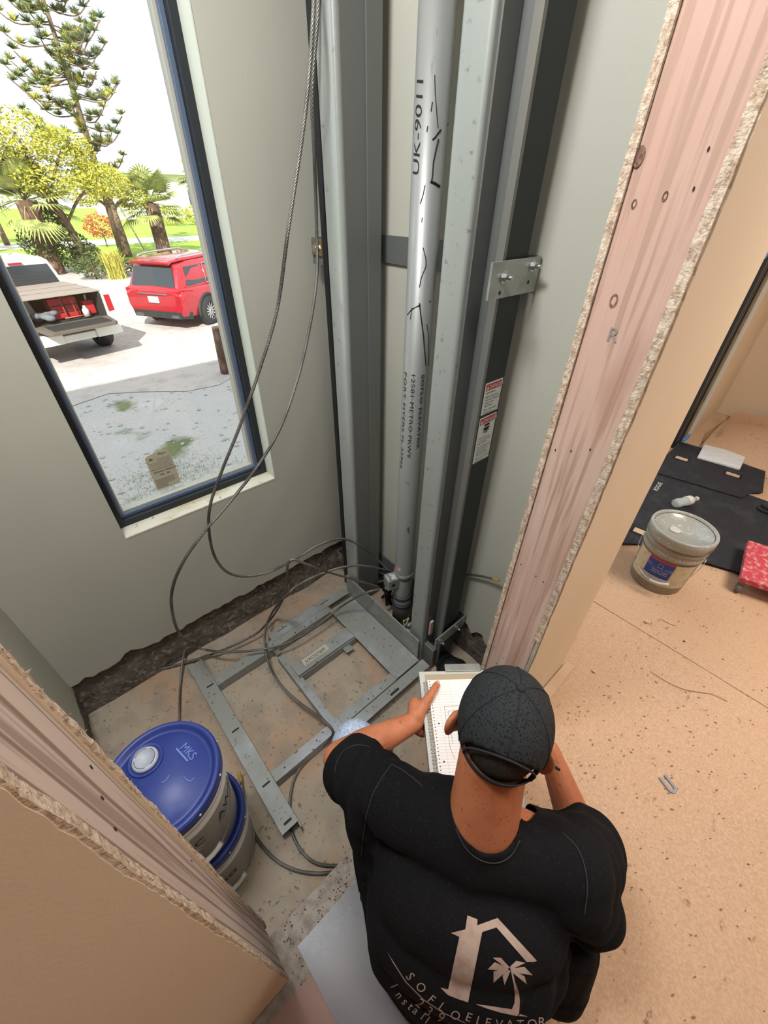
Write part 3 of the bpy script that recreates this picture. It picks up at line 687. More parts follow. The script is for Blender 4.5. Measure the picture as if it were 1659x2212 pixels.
# --- black bundle of hose ends behind the rear plate, loose string, small pin
mb = MB(); t = thing('hose_bundle', (-1.06, 1.02, ZP), 'black tangled hose ends behind the frame beside the cylinder base', 'hose')
B0 = V((-1.13, 1.05, .04))
for i in range(7):
    rnd = random.Random(i); P = [B0+V((rnd.uniform(-.05, .05), rnd.uniform(-.04, .04), rnd.uniform(-.26, .02)*(k/3))) for k in range(4)]
    mb.tube(catmull(P, .01), .008+.004*rnd.random(), 8)
build('hoses', mb, BLACK, t)
t = thing('string_tie', onz(872, 1355, .0), 'torn cream string tied on the fitting at the cylinder base', 'string')
mb = MB(); P = [ony(u, v, .965+.002*i) for i, (u, v) in enumerate(((882, 1336), (872, 1343), (873, 1352), (868, 1362), (862, 1376)))]
mb.tube(catmull(P, .006), [.0025]*len(catmull(P, .006)), 5); mb.tube(catmull([P[1]+V((0, 0, .01)), P[2], P[1]+V((.02, 0, .004)), P[0]], .006), .004, 5)
build('strands', mb, ROPE, t)
t = thing('pipe_fitting', ony(884, 1352, 1.0), 'round silver fitting at the cylinder base', 'fitting')
build('body', MB().ball(ony(884, 1352, 1.0), .016).cyl(ony(884, 1352, 1.0), ony(884, 1352, 1.0)+V((0, .06, 0)), .012), GALV, t)

# ================================================================ ELEVATOR FRAME ON THE PIT FLOOR
Z1 = -.19; Z0 = ZP+.006
fr = thing('elevator_frame', (-1.0, .5, ZP), 'grey steel elevator base frame lying on the pit floor', 'frame')
def slotted(name, x0, x1, y0, y1, slots, lab=None, z=Z1, t=.004, slot_dir='y'):
    """flat bar with a downturned edge each side and stadium slots cut through"""
    bm = bmesh.new()
    # grid cut plate
    me = MB().box((x0, y0, z-t), (x1, y1, z)); o = build(name, me, FRAMEM, fr)
    bm.free()
    for (sx_, sy_) in slots:
        h = MB(); P = []
        l, w = .013, .0042
        for i in range(20):
            a = 2*pi*i/20; dx, dy = w*cos(a), w*sin(a)
            if slot_dir == 'y': P.append((sx_+dx, sy_+dy+(l if dy > 0 else -l)*(1 if abs(dy) > 1e-9 else 0), z+.0006))
            else: P.append((sx_+dx+(l if dx > 0 else -l), sy_+dy, z+.0006))
        h.add(P, [list(range(20))]); build('slot', h, INK, fr)
    return o
# foot bar
fb = slotted('foot_bar', -1.500, -.582, .044, .114, [(-1.327, .088), (-1.051, .085), (-.772, .083)])
build('flange', MB().box((-1.497, .110, Z0), (-.560, .114, Z1-.0041)).box((-1.497, .044, Z0), (-.585, .048, Z1-.0041)), FRAMEM, fr)
h = MB(); h.add([(-.606+.005*cos(2*pi*i/20), .082+.005*sin(2*pi*i/20)+(.012 if i < 10 else -.012), Z1+.0006) for i in range(20)], [list(range(20))]); build('slot', h, INK, fr)
h = MB(); h.add([(-1.497+.003*cos(2*pi*i/20), .090+.003*sin(2*pi*i/20)+(.012 if i < 10 else -.012), Z1+.0006) for i in range(20)], [list(range(20))]); build('slot', h, INK, fr)
# side bars (run towards the rails)
def angle_bar(name, x0, x1, y0, y1, web, zt=Z1):
    mb = MB().box((x0, y0, zt-.004), (x1, y1, zt))
    xw = x1-.004 if web > 0 else x0
    mb.box((xw, y0, Z0), (xw+.004, y1, zt-.0041)); 
    return build(name, mb, FRAMEM, fr, bevel=.0008)
angle_bar('side_bar', -1.362, -1.305, .116, .80, 1)
angle_bar('side_bar', -.798, -.752, .116, .46, 1)
angle_bar('side_bar', -.800, -.752, .4605, .79, 1)
for (x, y) in ((-1.33, .26), (-1.315, .56), (-1.33, .43), (-.775, .17), (-.775, .33), (-.77, .62), (-.77, .70), (-1.315, .62), (-1.32, .70)): build('bolt_hole', MB().add([(x+.0035*cos(2*pi*i/10), y+.0035*sin(2*pi*i/10), Z1+.0012) for i in range(10)], [list(range(10))]), INK, fr)
# ledge plate by the window side, slightly proud
build('ledge_plate', MB().box((-1.405, .44, Z1+.0005), (-1.345, .95, Z1+.003)), FRAMEM, fr)
h = MB()
for y in (.52, .80): h.add([(-1.385, y-.03, Z1+.0036), (-1.381, y-.03, Z1+.0036), (-1.381, y+.03, Z1+.0036), (-1.385, y+.03, Z1+.0036)], [(0, 1, 2, 3)])
build('crease_lines', h, INK, fr)
# outer strip near the opening
build('outer_plate', MB().box((-.747, .50, Z1-.004), (-.695, .965, Z1)), FRAMEM, fr)
h = MB(); h.add([(-.713+.006*cos(2*pi*i/20), .738+.006*sin(2*pi*i/20)+(.022 if i < 10 else -.022), Z1+.0006) for i in range(20)], [list(range(20))]); build('slot', h, INK, fr)
# cross member
mb = MB().box((-1.255, .412, Z1-.016), (-.80, .450, Z1-.012)).box((-1.255, .412, Z0), (-.80, .416, Z1-.0161)); build('cross_bar', mb, FRAMEM, fr, bevel=.001)
for (u, v) in ((603, 1407), (660, 1481)):
    p = onz(u, v, Z1-.012); p.y = .430
    build('corner_bolt', MB().box((p.x-.016, p.y-.014, p.z+.0), (p.x+.016, p.y+.014, p.z+.003)).hexbolt(p+V((0, 0, .003)), (0, 0, 1), .008, .010, .016), BOLT, fr)
# box section with the taped number
mb = MB().box((-1.160, .438, Z0+.0), (-1.082, .80, Z0+.004)); mb = MB()
mb.box((-1.160, .436, Z1-.003), (-1.082, .80, Z1+.001)).box((-1.160, .436, Z0), (-1.156, .80, Z1-.0031))
mb.prism([(-1.082, .436, Z1+.001), (-1.082, .80, Z1+.001), (-1.078, .80, Z1-.004), (-1.078, .436, Z1-.004)], (-.004, 0, 0))
mb.box((-1.082, .436, Z0), (-1.078, .80, Z1-.004))
tag(build('box_section', mb, FRAMEM, fr), 'grey box section with a taped number')
mb = MB().box((-1.150, .490, Z1+.0012), (-1.112, .640, Z1+.0018)); mk = build('tape_strip', mb, mat('tape_strip_tan', hx('#b7b1a0'), .7), fr)
mb = MB(); put_text(mb, 'SOFC027609', .027, lambda x, y: V((-1.119-y, .500+x*.82, Z1+.0022)), shear=.25); build('number', mb, INK, fr)
tb = MB().box((-1.06, .70, Z1-.02), (-1.04, .745, Z1-.018)).box((-1.078, .70, Z1-.02), (-1.06, .745, Z1-.018)); build('bent_tab', tb, GALV, fr)
# flat rear plates
mb = MB().box((-1.310, .785, Z1+.0032), (-.752, .945, Z1+.0062)); build('rear_plate', mb, FRAMEM, fr, bevel=.001)
mb = MB().box((-1.120, .79, Z1+.0063), (-.752, .942, Z1+.0083)); build('top_plate', mb, FRAMEM, fr, bevel=.0006)
h = MB()
for (u, v, r) in ((808, 1357, .004), (785, 1334, .0025), (765, 1369, .0025)):
    p = onz(u, v, Z1+.009); build('bolt_hole', MB().add([(p.x+r*cos(2*pi*i/12), p.y+r*sin(2*pi*i/12), Z1+.0088) for i in range(12)], [list(range(12))]), INK, fr)
mb = MB().box((-1.358, .948, Z0), (-.770, .954, -.045)); up = build('upright_plate', mb, FRAMEM, fr, bevel=.001)
for (x, z) in ((-.80, -.19+.045), (-.785, -.165+.045), (-1.345, -.10), (-1.34, -.15)):
    build('rivet', MB().ball((x, .947, z-.03), (.005, .003, .005), 10, 6), BOLT, fr)
h = MB()
for (u, v) in ((860, 1326), (836, 1318), (866, 1365), (840, 1306), (890, 1383)):
    p = ony(u, v, .9475); build('bolt_hole', MB().add([(p.x+.003*cos(2*pi*i/10), .9474, p.z+.003*sin(2*pi*i/10)) for i in range(10)], [list(range(10))]), INK, fr)

# dark debris bag at the foot of the right rail, wood shim
mb = MB(); P0 = V((-.60, 1.04, -.20))
for i in range(8):
    rnd = random.Random(40+i); mb.ball(P0+V((rnd.uniform(-.07, .07), rnd.uniform(-.08, .06), rnd.uniform(-.03, .04))), (.05, .06, .04), 12, 8)
o = build('black_bag', mb, BLACK); bake(o, [('REMESH', dict(mode='VOXEL', voxel_size=.012)), ('SMOOTH', dict(iterations=3))]); tag(o, 'crumpled black bag on the pit floor behind the grey rail foot', 'bag')
t = MB().box((-.758, 1.00, -.02), (-.748, 1.02, .075)); tag(build('wood_shim', t, STUD), 'small upright wood shim beside the right rail foot', 'shim')
t = MB().box((-.765, .985, ZP), (-.70, 1.012, -.09)); tag(build('rail_base_block', t, STEELD, bevel=.003), 'dark steel block under the right rail foot', 'block')

# ================================================================ WIRE ROPES
def cable(pts, r, lab, tips=(), group=None, name='wire_rope'):
    C = catmull(pts, .006); t = thing(name, C[0], lab, 'cable', group=group)
    mb = MB(); ns = 6
    # frame along curve
    tan = [(C[min(i+1, len(C)-1)]-C[max(i-1, 0)]).normalized() for i in range(len(C))]
    a = tan[0].orthogonal().normalized(); A = []
    for i in range(len(C)):
        a = (a-tan[i]*a.dot(tan[i])).normalized(); A.append(a.copy())
    s = 0; ph = [0]
    for i in range(1, len(C)): s += (C[i]-C[i-1]).length; ph.append(s*2*pi/.055)
    for k in range(ns):
        P = []
        for i in range(len(C)):
            b = tan[i].cross(A[i]); an = ph[i]+2*pi*k/ns; P.append(C[i]+(A[i]*cos(an)+b*sin(an))*r*.58)
        mb.tube(P, r*.44, 5, False)
    build('strands', mb, WIRE, t)
    for (e) in tips:
        n = 10 if e == 0 else len(C)-10
        seg_ = C[:7] if e == 0 else C[-7:]
        tag(build('taped_tip', MB().tube(seg_, r*1.12, 10), YTAPE, t), 'yellow taped tip')
    return t
def path(L): return [(onz(u, v, c) if k == 'z' else ony(u, v, c) if k == 'y' else onx(u, v, c)) for (k, u, v, c) in L]
RC = .0060
cable(path([('x', 684, -260, -1.30), ('x', 678, 0, -1.30), ('x', 668, 160, -1.30), ('x', 652, 300, -1.30), ('x', 622, 500, -1.30), ('x', 598, 670, -1.31), ('x', 560, 800, -1.32), ('x', 518, 920, -1.33), ('x', 478, 1020, -1.35), ('x', 455, 1088, -1.37), ('x', 451, 1140, -1.38), ('x', 462, 1198, -1.38), ('x', 490, 1235, -1.35), ('x', 530, 1245, -1.33), ('x', 580, 1236, -1.30), ('x', 640, 1206, -1.25), ('x', 690, 1177, -1.22), ('x', 738, 1164, -1.18), ('x', 780, 1180, -1.14), ('x', 815, 1208, -1.10), ('x', 845, 1240, -1.08)]), RC, 'steel cable hanging free and looping to the cylinder, nearer the window')
cable(path([('x', 690, -260, -1.34), ('x', 688, 0, -1.34), ('x', 674, 200, -1.36), ('x', 679, 340, -1.40), ('x', 684, 500, -1.44), ('x', 684, 600, -1.42), ('x', 670, 700, -1.38), ('x', 645, 810, -1.34), ('x', 607, 920, -1.30), ('x', 558, 1005, -1.28), ('x', 500, 1080, -1.27), ('x', 440, 1150, -1.27), ('x', 398, 1210, -1.27), ('x', 374, 1265, -1.27), ('x', 371, 1315, -1.28), ('x', 388, 1368, -1.30), ('z', 425, 1398, -.12), ('z', 480, 1408, -.13), ('z', 550, 1405, -.14), ('z', 620, 1390, -.15), ('z', 680, 1356, -.15), ('z', 735, 1312, -.10), ('x', 785, 1283, -1.12), ('x', 820, 1272, -1.08)]), RC, 'steel cable held by the rail clip, sweeping widest down to the frame')
cable(path([('x', 818, 1268, -1.08), ('x', 768, 1253, -1.12), ('x', 700, 1233, -1.15), ('x', 655, 1216, -1.18), ('x', 630, 1209, -1.20), ('x', 621, 1222, -1.22), ('x', 620, 1260, -1.24), ('x', 612, 1292, -1.28), ('z', 592, 1328, -.17), ('z', 562, 1362, -.18), ('z', 530, 1382, -.19), ('z', 480, 1405, -.20), ('z', 432, 1422, -.22), ('z', 380, 1437, -.235), ('z', 300, 1458, -.235), ('z', 230, 1490, -.235), ('z', 196, 1518, -.235), ('z', 178, 1545, -.235)]), RC, 'kinked steel cable running along the wall curb to the left corner')
cable(path([('x', 840, 1232, -1.08), ('x', 782, 1222, -1.12), ('x', 738, 1226, -1.15), ('x', 694, 1240, -1.18), ('x', 650, 1261, -1.20), ('x', 616, 1288, -1.22), ('z', 590, 1320, -.13), ('z', 576, 1350, -.14), ('z', 572, 1384, -.15), ('z', 576, 1418, -.16), ('z', 590, 1455, -.165), ('z', 614, 1488, -.17), ('z', 647, 1518, -.172), ('z', 684, 1545, -.172), ('z', 716, 1573, -.172), ('z', 716, 1592, -.20), ('z', 690, 1618, -.24), ('z', 662, 1644, -.24), ('z', 643, 1668, -.24), ('z', 631, 1698, -.24), ('z', 626, 1740, -.24), ('z', 628, 1785, -.24), ('z', 641, 1822, -.24), ('z', 662, 1850, -.24), ('z', 690, 1867, -.24), ('z', 730, 1870, -.24), ('z', 770, 1862, -.24)]), RC, 'steel cable dropping through the frame and under the foot bar')
cable(path([('z', 448, 1311, -.12), ('z', 428, 1345, -.16), ('z', 406, 1388, -.2), ('z', 395, 1425, -.205), ('z', 390, 1480, -.24), ('z', 388, 1530, -.24), ('z', 386, 1590, -.24)]), RC, 'short cable with a taped tip leaning on the curb behind the blue lids', (0,))
cable(path([('z', 516, 1668, -.20), ('z', 524, 1705, -.23), ('z', 534, 1760, -.24), ('z', 556, 1812, -.24), ('z', 594, 1856, -.24), ('z', 640, 1880, -.24), ('z', 690, 1887, -.24), ('z', 740, 1880, -.24)]), RC, 'cable with a taped tip curving past the buckets to the sill', (0,))
cable([(-.80, 1.16, .30), *path([('y', 1005, 1240, 1.16), ('y', 1030, 1243, 1.155), ('y', 1055, 1248, 1.15), ('y', 1078, 1254, 1.14)])], .0055, 'short taped cable end poking out behind the black rail', (1,))
# ================================================================ BUCKETS
def bucket(loc, H, rb, rt, rlid, name, label, cat, body, lidm, lid_prof=None):
    t = thing(name, loc, label, cat); o = V(loc)
    lz = H-.035
    build('body', MB().lathe([(rb-.004, 0), (rb, .004), (rb+(rt-rb)*.78, lz*.78), (rt+.006, lz*.80), (rt+.006, lz*.82), (rt, lz*.84), (rt, lz*.9), (rt+.008, lz*.93), (rt+.008, lz*.95), (rt, lz)], o, 72), body, t)
    build('lid', MB().lathe([(rlid-.006, lz-.008), (rlid, lz-.004), (rlid, H-.008), (rlid-.003, H-.001), (rlid-.009, H), (rlid-.016, H-.003), (rlid-.019, H-.014), (rlid-.030, H-.016), (rlid-.033, H-.012), (.0, H-.012)], o, 96), lidm, t)
    return t
BX, BY = -.715, -.151
def facing(p, a, r):  # point on the side at angle
    return V((p[0]+r*cos(a), p[1]+r*sin(a), 0))
H1 = .35
def wrap(o, r_at, z0, a0, k=1):
    """text running round the bucket, upright"""
    return lambda x, y: V((o[0]+r_at(z0+y)*cos(a0+x/.14), o[1]+r_at(z0+y)*sin(a0+x/.14), o[2]+z0+y))
def radf(rb, rt, H): return lambda z: rb+(rt-rb)*max(0, min(1, z/(H-.035)))+.0012
def patch(o, rf, z0, z1, a0, a1, n=16, m=4, off=0):
    mb = MB(); vs = []
    for j in range(m+1):
        for i in range(n+1):
            z = z0+(z1-z0)*j/m; a = a0+(a1-a0)*i/n; r = rf(z)+off; vs.append((o[0]+r*cos(a), o[1]+r*sin(a), o[2]+z))
    mb.add(vs, [(j*(n+1)+i, j*(n+1)+i+1, (j+1)*(n+1)+i+1, (j+1)*(n+1)+i) for j in range(m) for i in range(n)], True); return mb
for lev in (0, 1):
    o = (BX, BY, ZP+lev*H1)
    t = bucket(o, H1, .129, .143, .1525, 'plastic_bucket', ['lower white bucket with a blue lid, under another one', 'upper white bucket with dusty blue lid and grey spout cap'][lev], 'bucket', WPL, BLUEL)
    rf = radf(.129, .143, H1)
    # lettering
    mb = MB()
    if lev:
        put_text(mb, 'AW46', .045, wrap(o, rf, .155, .50), .008); put_text(mb, 'HYDRAULIC', .045, wrap(o, rf, .155, -1.62), .008)
        build('lettering', mb, INK, t)
        mb = MB(); put_text(mb, 'HYDRAULIC OIL  5 GALLONS', .013, wrap(o, rf, .138, .50), .008); build('small_print', mb, GREYINK, t)
    else:
        put_text(mb, 'R&O', .04, wrap(o, rf, .12, -.35), .008); build('lettering', mb, INK, t)
    # rivets on the lid skirt
    mb = MB()
    for k in range(10):
        a = .3+k*2*pi/10; mb.ball((o[0]+.1527*cos(a), o[1]+.1527*sin(a), o[2]+H1-.02), .0035, 8, 5)
    build('lid_tabs', mb, WPL, t)
    # bail handle with roller grip
    a1, a2 = 1.15, -1.15; ea = V((o[0]+.150*cos(a1), o[1]+.150*sin(a1), o[2]+.255)); eb = V((o[0]+.150*cos(a2), o[1]+.150*sin(a2), o[2]+.255))
    drop = .16 if lev == 0 else .155; P = []
    for i in range(25):
        k = i/24; a = a1+(a2-a1)*k; s_ = sin(pi*k); P.append(V((o[0]+(.150+.012*s_)*cos(a), o[1]+(.150+.012*s_)*sin(a), o[2]+.255-drop*s_)))
    h_ = build('handle', MB().tube(P, .0016, 8), BOLT, t)
    build('grip', MB().tube(P[9:16], .0075, 12), WPL, h_)
    if lev:
        pc = onz(314, 1641, o[2]+H1-.01)
        c = V((pc.x, pc.y, o[2]+H1-.012))
        build('spout_cap', MB().lathe([(.034, .0), (.034, .006), (.030, .010), (.024, .010), (.023, .006), (.0, .006)], c, 48), GCAP, t)
        build('cap_well', MB().lathe([(.044, .0005), (.046, .003), (.043, .004), (.037, .0012)], c, 48, cap0=False, cap1=False), BLUEL, t)
        mb = MB()
        for (b0, b1) in ((.3, 2.3), (2.6, 4.0), (4.3, 6.0)):
            mb.tube([(c.x+.0265*cos(b0+(b1-b0)*i/16), c.y+.0265*sin(b0+(b1-b0)*i/16), c.z+.0105) for i in range(17)], .0007, 5)
        build('cap_groove', mb, INK, t)
        p0 = onz(397, 1611, c.z); ex = onz(424, 1624, c.z)-p0; ex.normalize(); ey = V((-ex.y, ex.x, 0))
        # embossed letters
        mb = MB(); ex = (onz(418, 1645, c.z)-onz(386, 1610, c.z)).normalized(); p0 = onz(388, 1616, c.z); fn = plane_fn(V((p0.x, p0.y, c.z+.0012)), ex, V((-ex.y, ex.x, 0)))
        put_text(mb, 'MKS', .030, fn); mb.prism([fn(-.006, -.004), fn(.05, -.004), fn(.05, -.0085), fn(-.006, -.0085)], (0, 0, .0006)); build('embossed_letters', mb, EMB, t)
        mb = MB(); q = onz(352, 1677, c.z); mb.tube([(q.x+.016*cos(-.6+1.6*i/10), q.y+.016*sin(-.6+1.6*i/10), c.z+.001) for i in range(11)], .0018, 6); build('lid_scuff', mb, EMB, t); mb = MB()
        q = onz(405, 1688, c.z); mb.tube([(q.x-.02, q.y-.004, c.z+.001), (q.x-.004, q.y, c.z+.001), (q.x+.006, q.y+.006, c.z+.001), (q.x+.004, q.y+.018, c.z+.001)], .002, 6); build('lid_scuff', mb, EMB, t)

# grey bucket in the hall
o = (-.158, 2.228, .004); HG = .375
t = thing('paint_bucket', o, 'grey paint bucket with a printed label standing by the black mats', 'bucket'); ov = V(o); lz = HG-.05
build('body', MB().lathe([(.124, 0), (.129, .006), (.139, .24), (.146, .243), (.146, .252), (.141, .256), (.142, .28), (.148, .285), (.148, .295), (.143, .30), (.145, lz)], ov, 72), GRAYB, t)
build('lid', MB().lathe([(.147, lz-.012), (.153, lz-.008), (.153, HG-.010), (.150, HG-.001), (.144, HG), (.138, HG-.004), (.136, HG-.014), (.0, HG-.014)], ov, 96), GRAYLID, t)
build('lid_ring', MB().tube([(ov.x+.1362*cos(2*pi*i/64), ov.y+.1362*sin(2*pi*i/64), ov.z+HG-.0125) for i in range(65)], .0016, 6), INK, t)
pc = onz(1458, 1146, HG-.012); c = V((pc.x, pc.y, HG-.010))
build('spout_cap', MB().lathe([(.026, 0), (.026, .004), (.022, .006), (.018, .006), (.016, .002), (.010, .002), (.008, .005), (0, .005)], c, 40), WPL, t)
rf = lambda z: .129+(.139-.129)*min(1, z/.24)+.0012
ab = atan2(0-ov.y, 0-ov.x)  # toward the camera
L0, L1 = .058, .225
build('label_back', patch(ov, rf, L0, L1, ab-1.15, ab+1.2, 40), TANL, t)
build('label_print', patch(ov, rf, L0+.052, L1-.010, ab-.50, ab+.42, 24, 4, .0005), BLUELB, t)
build('label_band', patch(ov, rf, L1-.012, L1, ab-.50, ab+.42, 24, 1, .0006), RED, t)
build('label_foot', patch(ov, rf, L0, L0+.053, ab-.50, ab+.42, 24, 2, .0004), LGREY, t)
def wr2(z0, a0, k=.14): return lambda x, y: V((ov.x+(rf(z0+y)+.0011)*cos(a0+x/k), ov.y+(rf(z0+y)+.0011)*sin(a0+x/k), ov.z+z0+y))
mb = MB(); put_text(mb, 'Interior Latex', .014, wr2(.150, ab-.26), .008); put_text(mb, 'Acrylic Wall Paint', .011, wr2(.136, ab-.26), .008); mb.tube([wr2(.175, ab-.1)(x, y) for x, y in ((0, 0), (.022, 0), (.022, .026), (0, .026), (0, 0))], .0006, 5)
build('label_lettering', mb, WHITE, t)
mb = MB(); put_text(mb, 'Extra White', .009, wr2(.096, ab-.42), .008); put_text(mb, 'PV-LX 606', .011, wr2(.070, ab-.46), .008); put_text(mb, '5 GAL', .009, wr2(.070, ab+.2), .008); build('label_small_print', mb, INK, t)
mb = MB(); put_text(mb, 'Interior', .030, wr2(.272, ab-.30), .008); put_text(mb, 'TEN HANDED', .030, wr2(.246, ab-.40), .008); build('white_handwriting', mb, WHITE, t)
for p_ in (mb,): pass
P = []
for i in range(29):
    k = i/28; a = ab-1.45+2.9*k; s_ = sin(pi*k); P.append(ov+V(((.150+.02*s_)*cos(a), (.150+.02*s_)*sin(a), .262-.16*s_)))
h_ = build('handle', MB().tube(P, .0018, 8), BOLT, t); build('grip', MB().tube(P[13:19], .008, 12), WPL, h_)

# ================================================================ HALL FLOOR THINGS
def sheet_thing(name, poly, z, th, m, lab, cat):
    mb = MB().prism([(x, y, z) for x, y in poly], (0, 0, th)); return tag(build(name, mb, m), lab, cat)
def fsheet(name, x0, x1, y0, y1, m, lab, cat, z=.0015, seed=1, res=.06, amp=.002, cut=None):
    nx, ny = max(2, int((x1-x0)/res)), max(2, int((y1-y0)/res)); vs = []; fs = []
    for i in range(nx+1):
        for j in range(ny+1):
            x = x0+(x1-x0)*i/nx; y = y0+(y1-y0)*j/ny
            vs.append((x, y, z+amp*(.5+.5*noise.noise((x*4, y*4, seed)))))
    for i in range(nx):
        for j in range(ny):
            cx, cy_ = x0+(x1-x0)*(i+.5)/nx, y0+(y1-y0)*(j+.5)/ny
            if cut and cut(cx, cy_): continue
            fs.append((i*(ny+1)+j, (i+1)*(ny+1)+j, (i+1)*(ny+1)+j+1, i*(ny+1)+j+1))
    mb = MB().add(vs, fs, True); return tag(build(name, mb, m), lab, cat)
fsheet('floor_paper', -.195, 3.3, .30, 1.86, KRAFT, 'wide brown kraft paper sheet beside the crouching man', 'paper', .002, 2)
fsheet('floor_paper', -.715, 3.3, 1.80, 3.95, KRAFT, 'brown kraft paper sheet under the grey paint bucket', 'paper', .0045, 3)
fsheet('floor_paper', -.715, -.19, 1.33, 1.84, KRAFT, 'brown kraft paper piece just past the cream wall corner', 'paper', .0015, 5)
fsheet('floor_paper', -.20, 3.3, -3.1, .30, PINKP, 'rosy brown floor paper in the bottom corner by the sill', 'paper', .0015, 4)
# raised stiff paper in the far corner
fsheet('floor_paper', -.64, 3.3, 3.9, 5.1, KRAFT2, 'pale kraft paper under the bulging sheet by the far wall', 'paper', .0012, 8)
mb = MB(); vs = []; n = 24
for i in range(n+1):
    for j in range(9):
        x = -.50+3.6*i/n; y = 3.99+j*.13; z = .006+.16*max(0, sin(pi*min(1, (j/8)**1.2)))*max(.0, (.25+.75*sin(pi*min(1, (i+1)/9)))) if j < 8 else .02
        if j == 8: z = .06+.06*sin(pi*min(1, (i+1)/9))
        vs.append((x-.10*(1-j/8)*0, y, z))
mb.add(vs, [(i*9+j, (i+1)*9+j, (i+1)*9+j+1, i*9+j+1) for i in range(n) for j in range(8)], True)
tag(build('floor_paper', mb, KRAFT), 'stiff brown paper bulging up against the far wall', 'paper')
mb = MB().prism([(-.52, 4.25, .01), (-.43, 4.33, .10), (-.46, 4.52, .11), (-.56, 4.50, .01)], (.002, 0, .002)); tag(build('paper_flap', mb, KRAFT2), 'curled paper flap beside the white door trim', 'paper')
# cardboard strip along the cream wall foot
tag(build('cardboard_strip', MB().prism([(XH+.004, .90, .004), (XH+.055, .90, .006), (XH+.042, 1.36, .006), (XH+.004, 1.36, .004)], (0, 0, .004)), KRAFT2), 'pale cardboard strip along the foot of the cream wall', 'cardboard')
# clear film on the sill
mb = MB().prism([(-.269, -.061, .0045), (-.268, .62, .0045), (.25, .62, .0045), (.25, -.058, .0045)], (0, 0, .0035)); tag(build('clear_sheet', mb, FILM), 'clear plastic sheet lying over the concrete sill', 'plastic sheet')
# mats
def floor_mat(name, pts, holes, z, lab, group=None, th=.009):
    t = thing(name, (pts[0][0], pts[0][1], z), lab, 'floor mat')
    bm = bmesh.new()
    ob = build('carpet', MB().prism([(x, y, z) for x, y in pts], (0, 0, th)), MATB, t, bevel=.003)
    for (cx, cy_, w, h, a) in holes:
        mb = MB(); R_ = Matrix.Rotation(a, 4, 'Z'); q = [(R_ @ V((sx_*w/2, sy_*h/2, 0)))+V((cx, cy_, z+th+.0006)) for sx_, sy_ in ((-1,-1),(1,-1),(1,1),(-1,1))]
        mb.add(q, [(0, 1, 2, 3)]); build('cutout', mb, KRAFT2, t)
        P = [(R_ @ V((sx_*w/2*1.25, sy_*h/2*1.25, 0)))+V((cx, cy_, z+th)) for sx_, sy_ in ((-1,-1),(1,-1),(1,1),(-1,1),(-1,-1))]
        build('hole_binding', MB().tube(P, .006, 6), MATB, t)
    bm.free()
    return t
def hall(u, v, z=.01): p = onz(u, v, z); return (p.x, p.y)
floor_mat('floor_mat', [(-.64, 3.37), hall(1599, 1079), hall(1622, 1068), hall(1645, 1068), hall(1652, 1016), (-.10, 4.14), (-.60, 4.09), (-.64, 4.08)], [(*hall(1470, 995), .085, .055, .1), (*hall(1580, 1030), .085, .055, .1)], .019, 'black carpet mat with two cutouts lying furthest from the camera')
floor_mat('floor_mat', [(-.64, 2.62), (-.36, 2.66), (.42, 2.84), (.50, 3.62), (-.05, 3.60), (-.64, 3.46)], [], .0085, 'large black carpet mat with white lettering under the water bottle')
floor_mat('floor_mat', [(-.62, 2.27), hall(1337, 1178), hall(1420, 1180), hall(1500, 1213), hall(1585, 1238), (.45, 2.60), (.44, 2.94), (-.62, 2.78)], [(*hall(1385, 1155), .10, .055, .1)], .019, 'black carpet mat with a cutout behind the grey bucket')
mb = MB(); p = onz(1420, 1061, .021); e = onz(1433, 1042, .021)-p; put_text(mb, 'ROGUE', .042, plane_fn(V((p.x, p.y, .0205)), V((-.85, .52, 0)) if False else e.normalized(), V((-e.y, e.x, 0)))); tag(build('mat_lettering', mb, WHITE), 'white letters on the large black mat', 'lettering')
# white pack
p = [onz(u, v, .032) for (u, v) in ((1505, 990), (1597, 1016), (1610, 987), (1519, 963))]
mb = MB().prism([(q.x, q.y, .029) for q in p], (0, 0, .022)); o_ = tag(build('plastic_pack', mb, PACK, bevel=.006), 'white crinkled plastic pack on the far black mat', 'packet')
# water bottle
a_, b_ = onz(1458, 1087, .055), onz(1513, 1075, .055); d_ = (b_-a_).normalized(); a_ = a_.copy(); a_.z = b_.z = .052
L_ = .205; a_ = a_; prof = [(.0, .012), (.004, .028), (.03, .032), (.06, .030), (.09, .032), (.125, .0315), (.150, .027), (.172, .014), (.185, .013), (.186, .015), (.203, .015), (.204, .0)]
t = thing('water_bottle', a_, 'clear plastic water bottle lying on the large black mat', 'bottle'); dd = V((b_.x-a_.x, b_.y-a_.y, 0)).normalized()
build('bottle_body', MB().tube([a_+dd*x for x, r in prof[:9]], [r for x, r in prof[:9]], 20), GBOT, t)
build('bottle_cap', MB().tube([a_+dd*.186, a_+dd*.203], .015, 18), WHITE, t); build('bottle_label', MB().tube([a_+dd*.10, a_+dd*.14], .0328, 24), WHITE, t)
# red dolly
q = [onz(1617, 1166, .12), onz(1601, 1247, .12)]
t = thing('tool_dolly', (q[1].x+.2, q[1].y+.2, 0), 'scuffed red plastic rolling dolly at the right edge', 'dolly')
P_ = [onz(1601, 1247, .12), V((.62, 2.56, .12)), V((.60, 2.95, .12)), onz(1617, 1166, .12)]
build('deck', MB().prism([(a.x, a.y, .085) for a in P_], (0, 0, .035)), REDP, t, bevel=.006)
for (x, y) in ((P_[0].x+.02, P_[0].y+.03), (P_[3].x+.04, P_[3].y-.05), (.56, 2.6), (.56, 2.9)):
    w = build('caster', MB().cyl((x-.012, y, .038), (x+.012, y, .038), .028), TIREW, t); build('caster_fork', MB().box((x-.016, y-.012, .04), (x+.016, y+.012, .086)), TIREW, w)
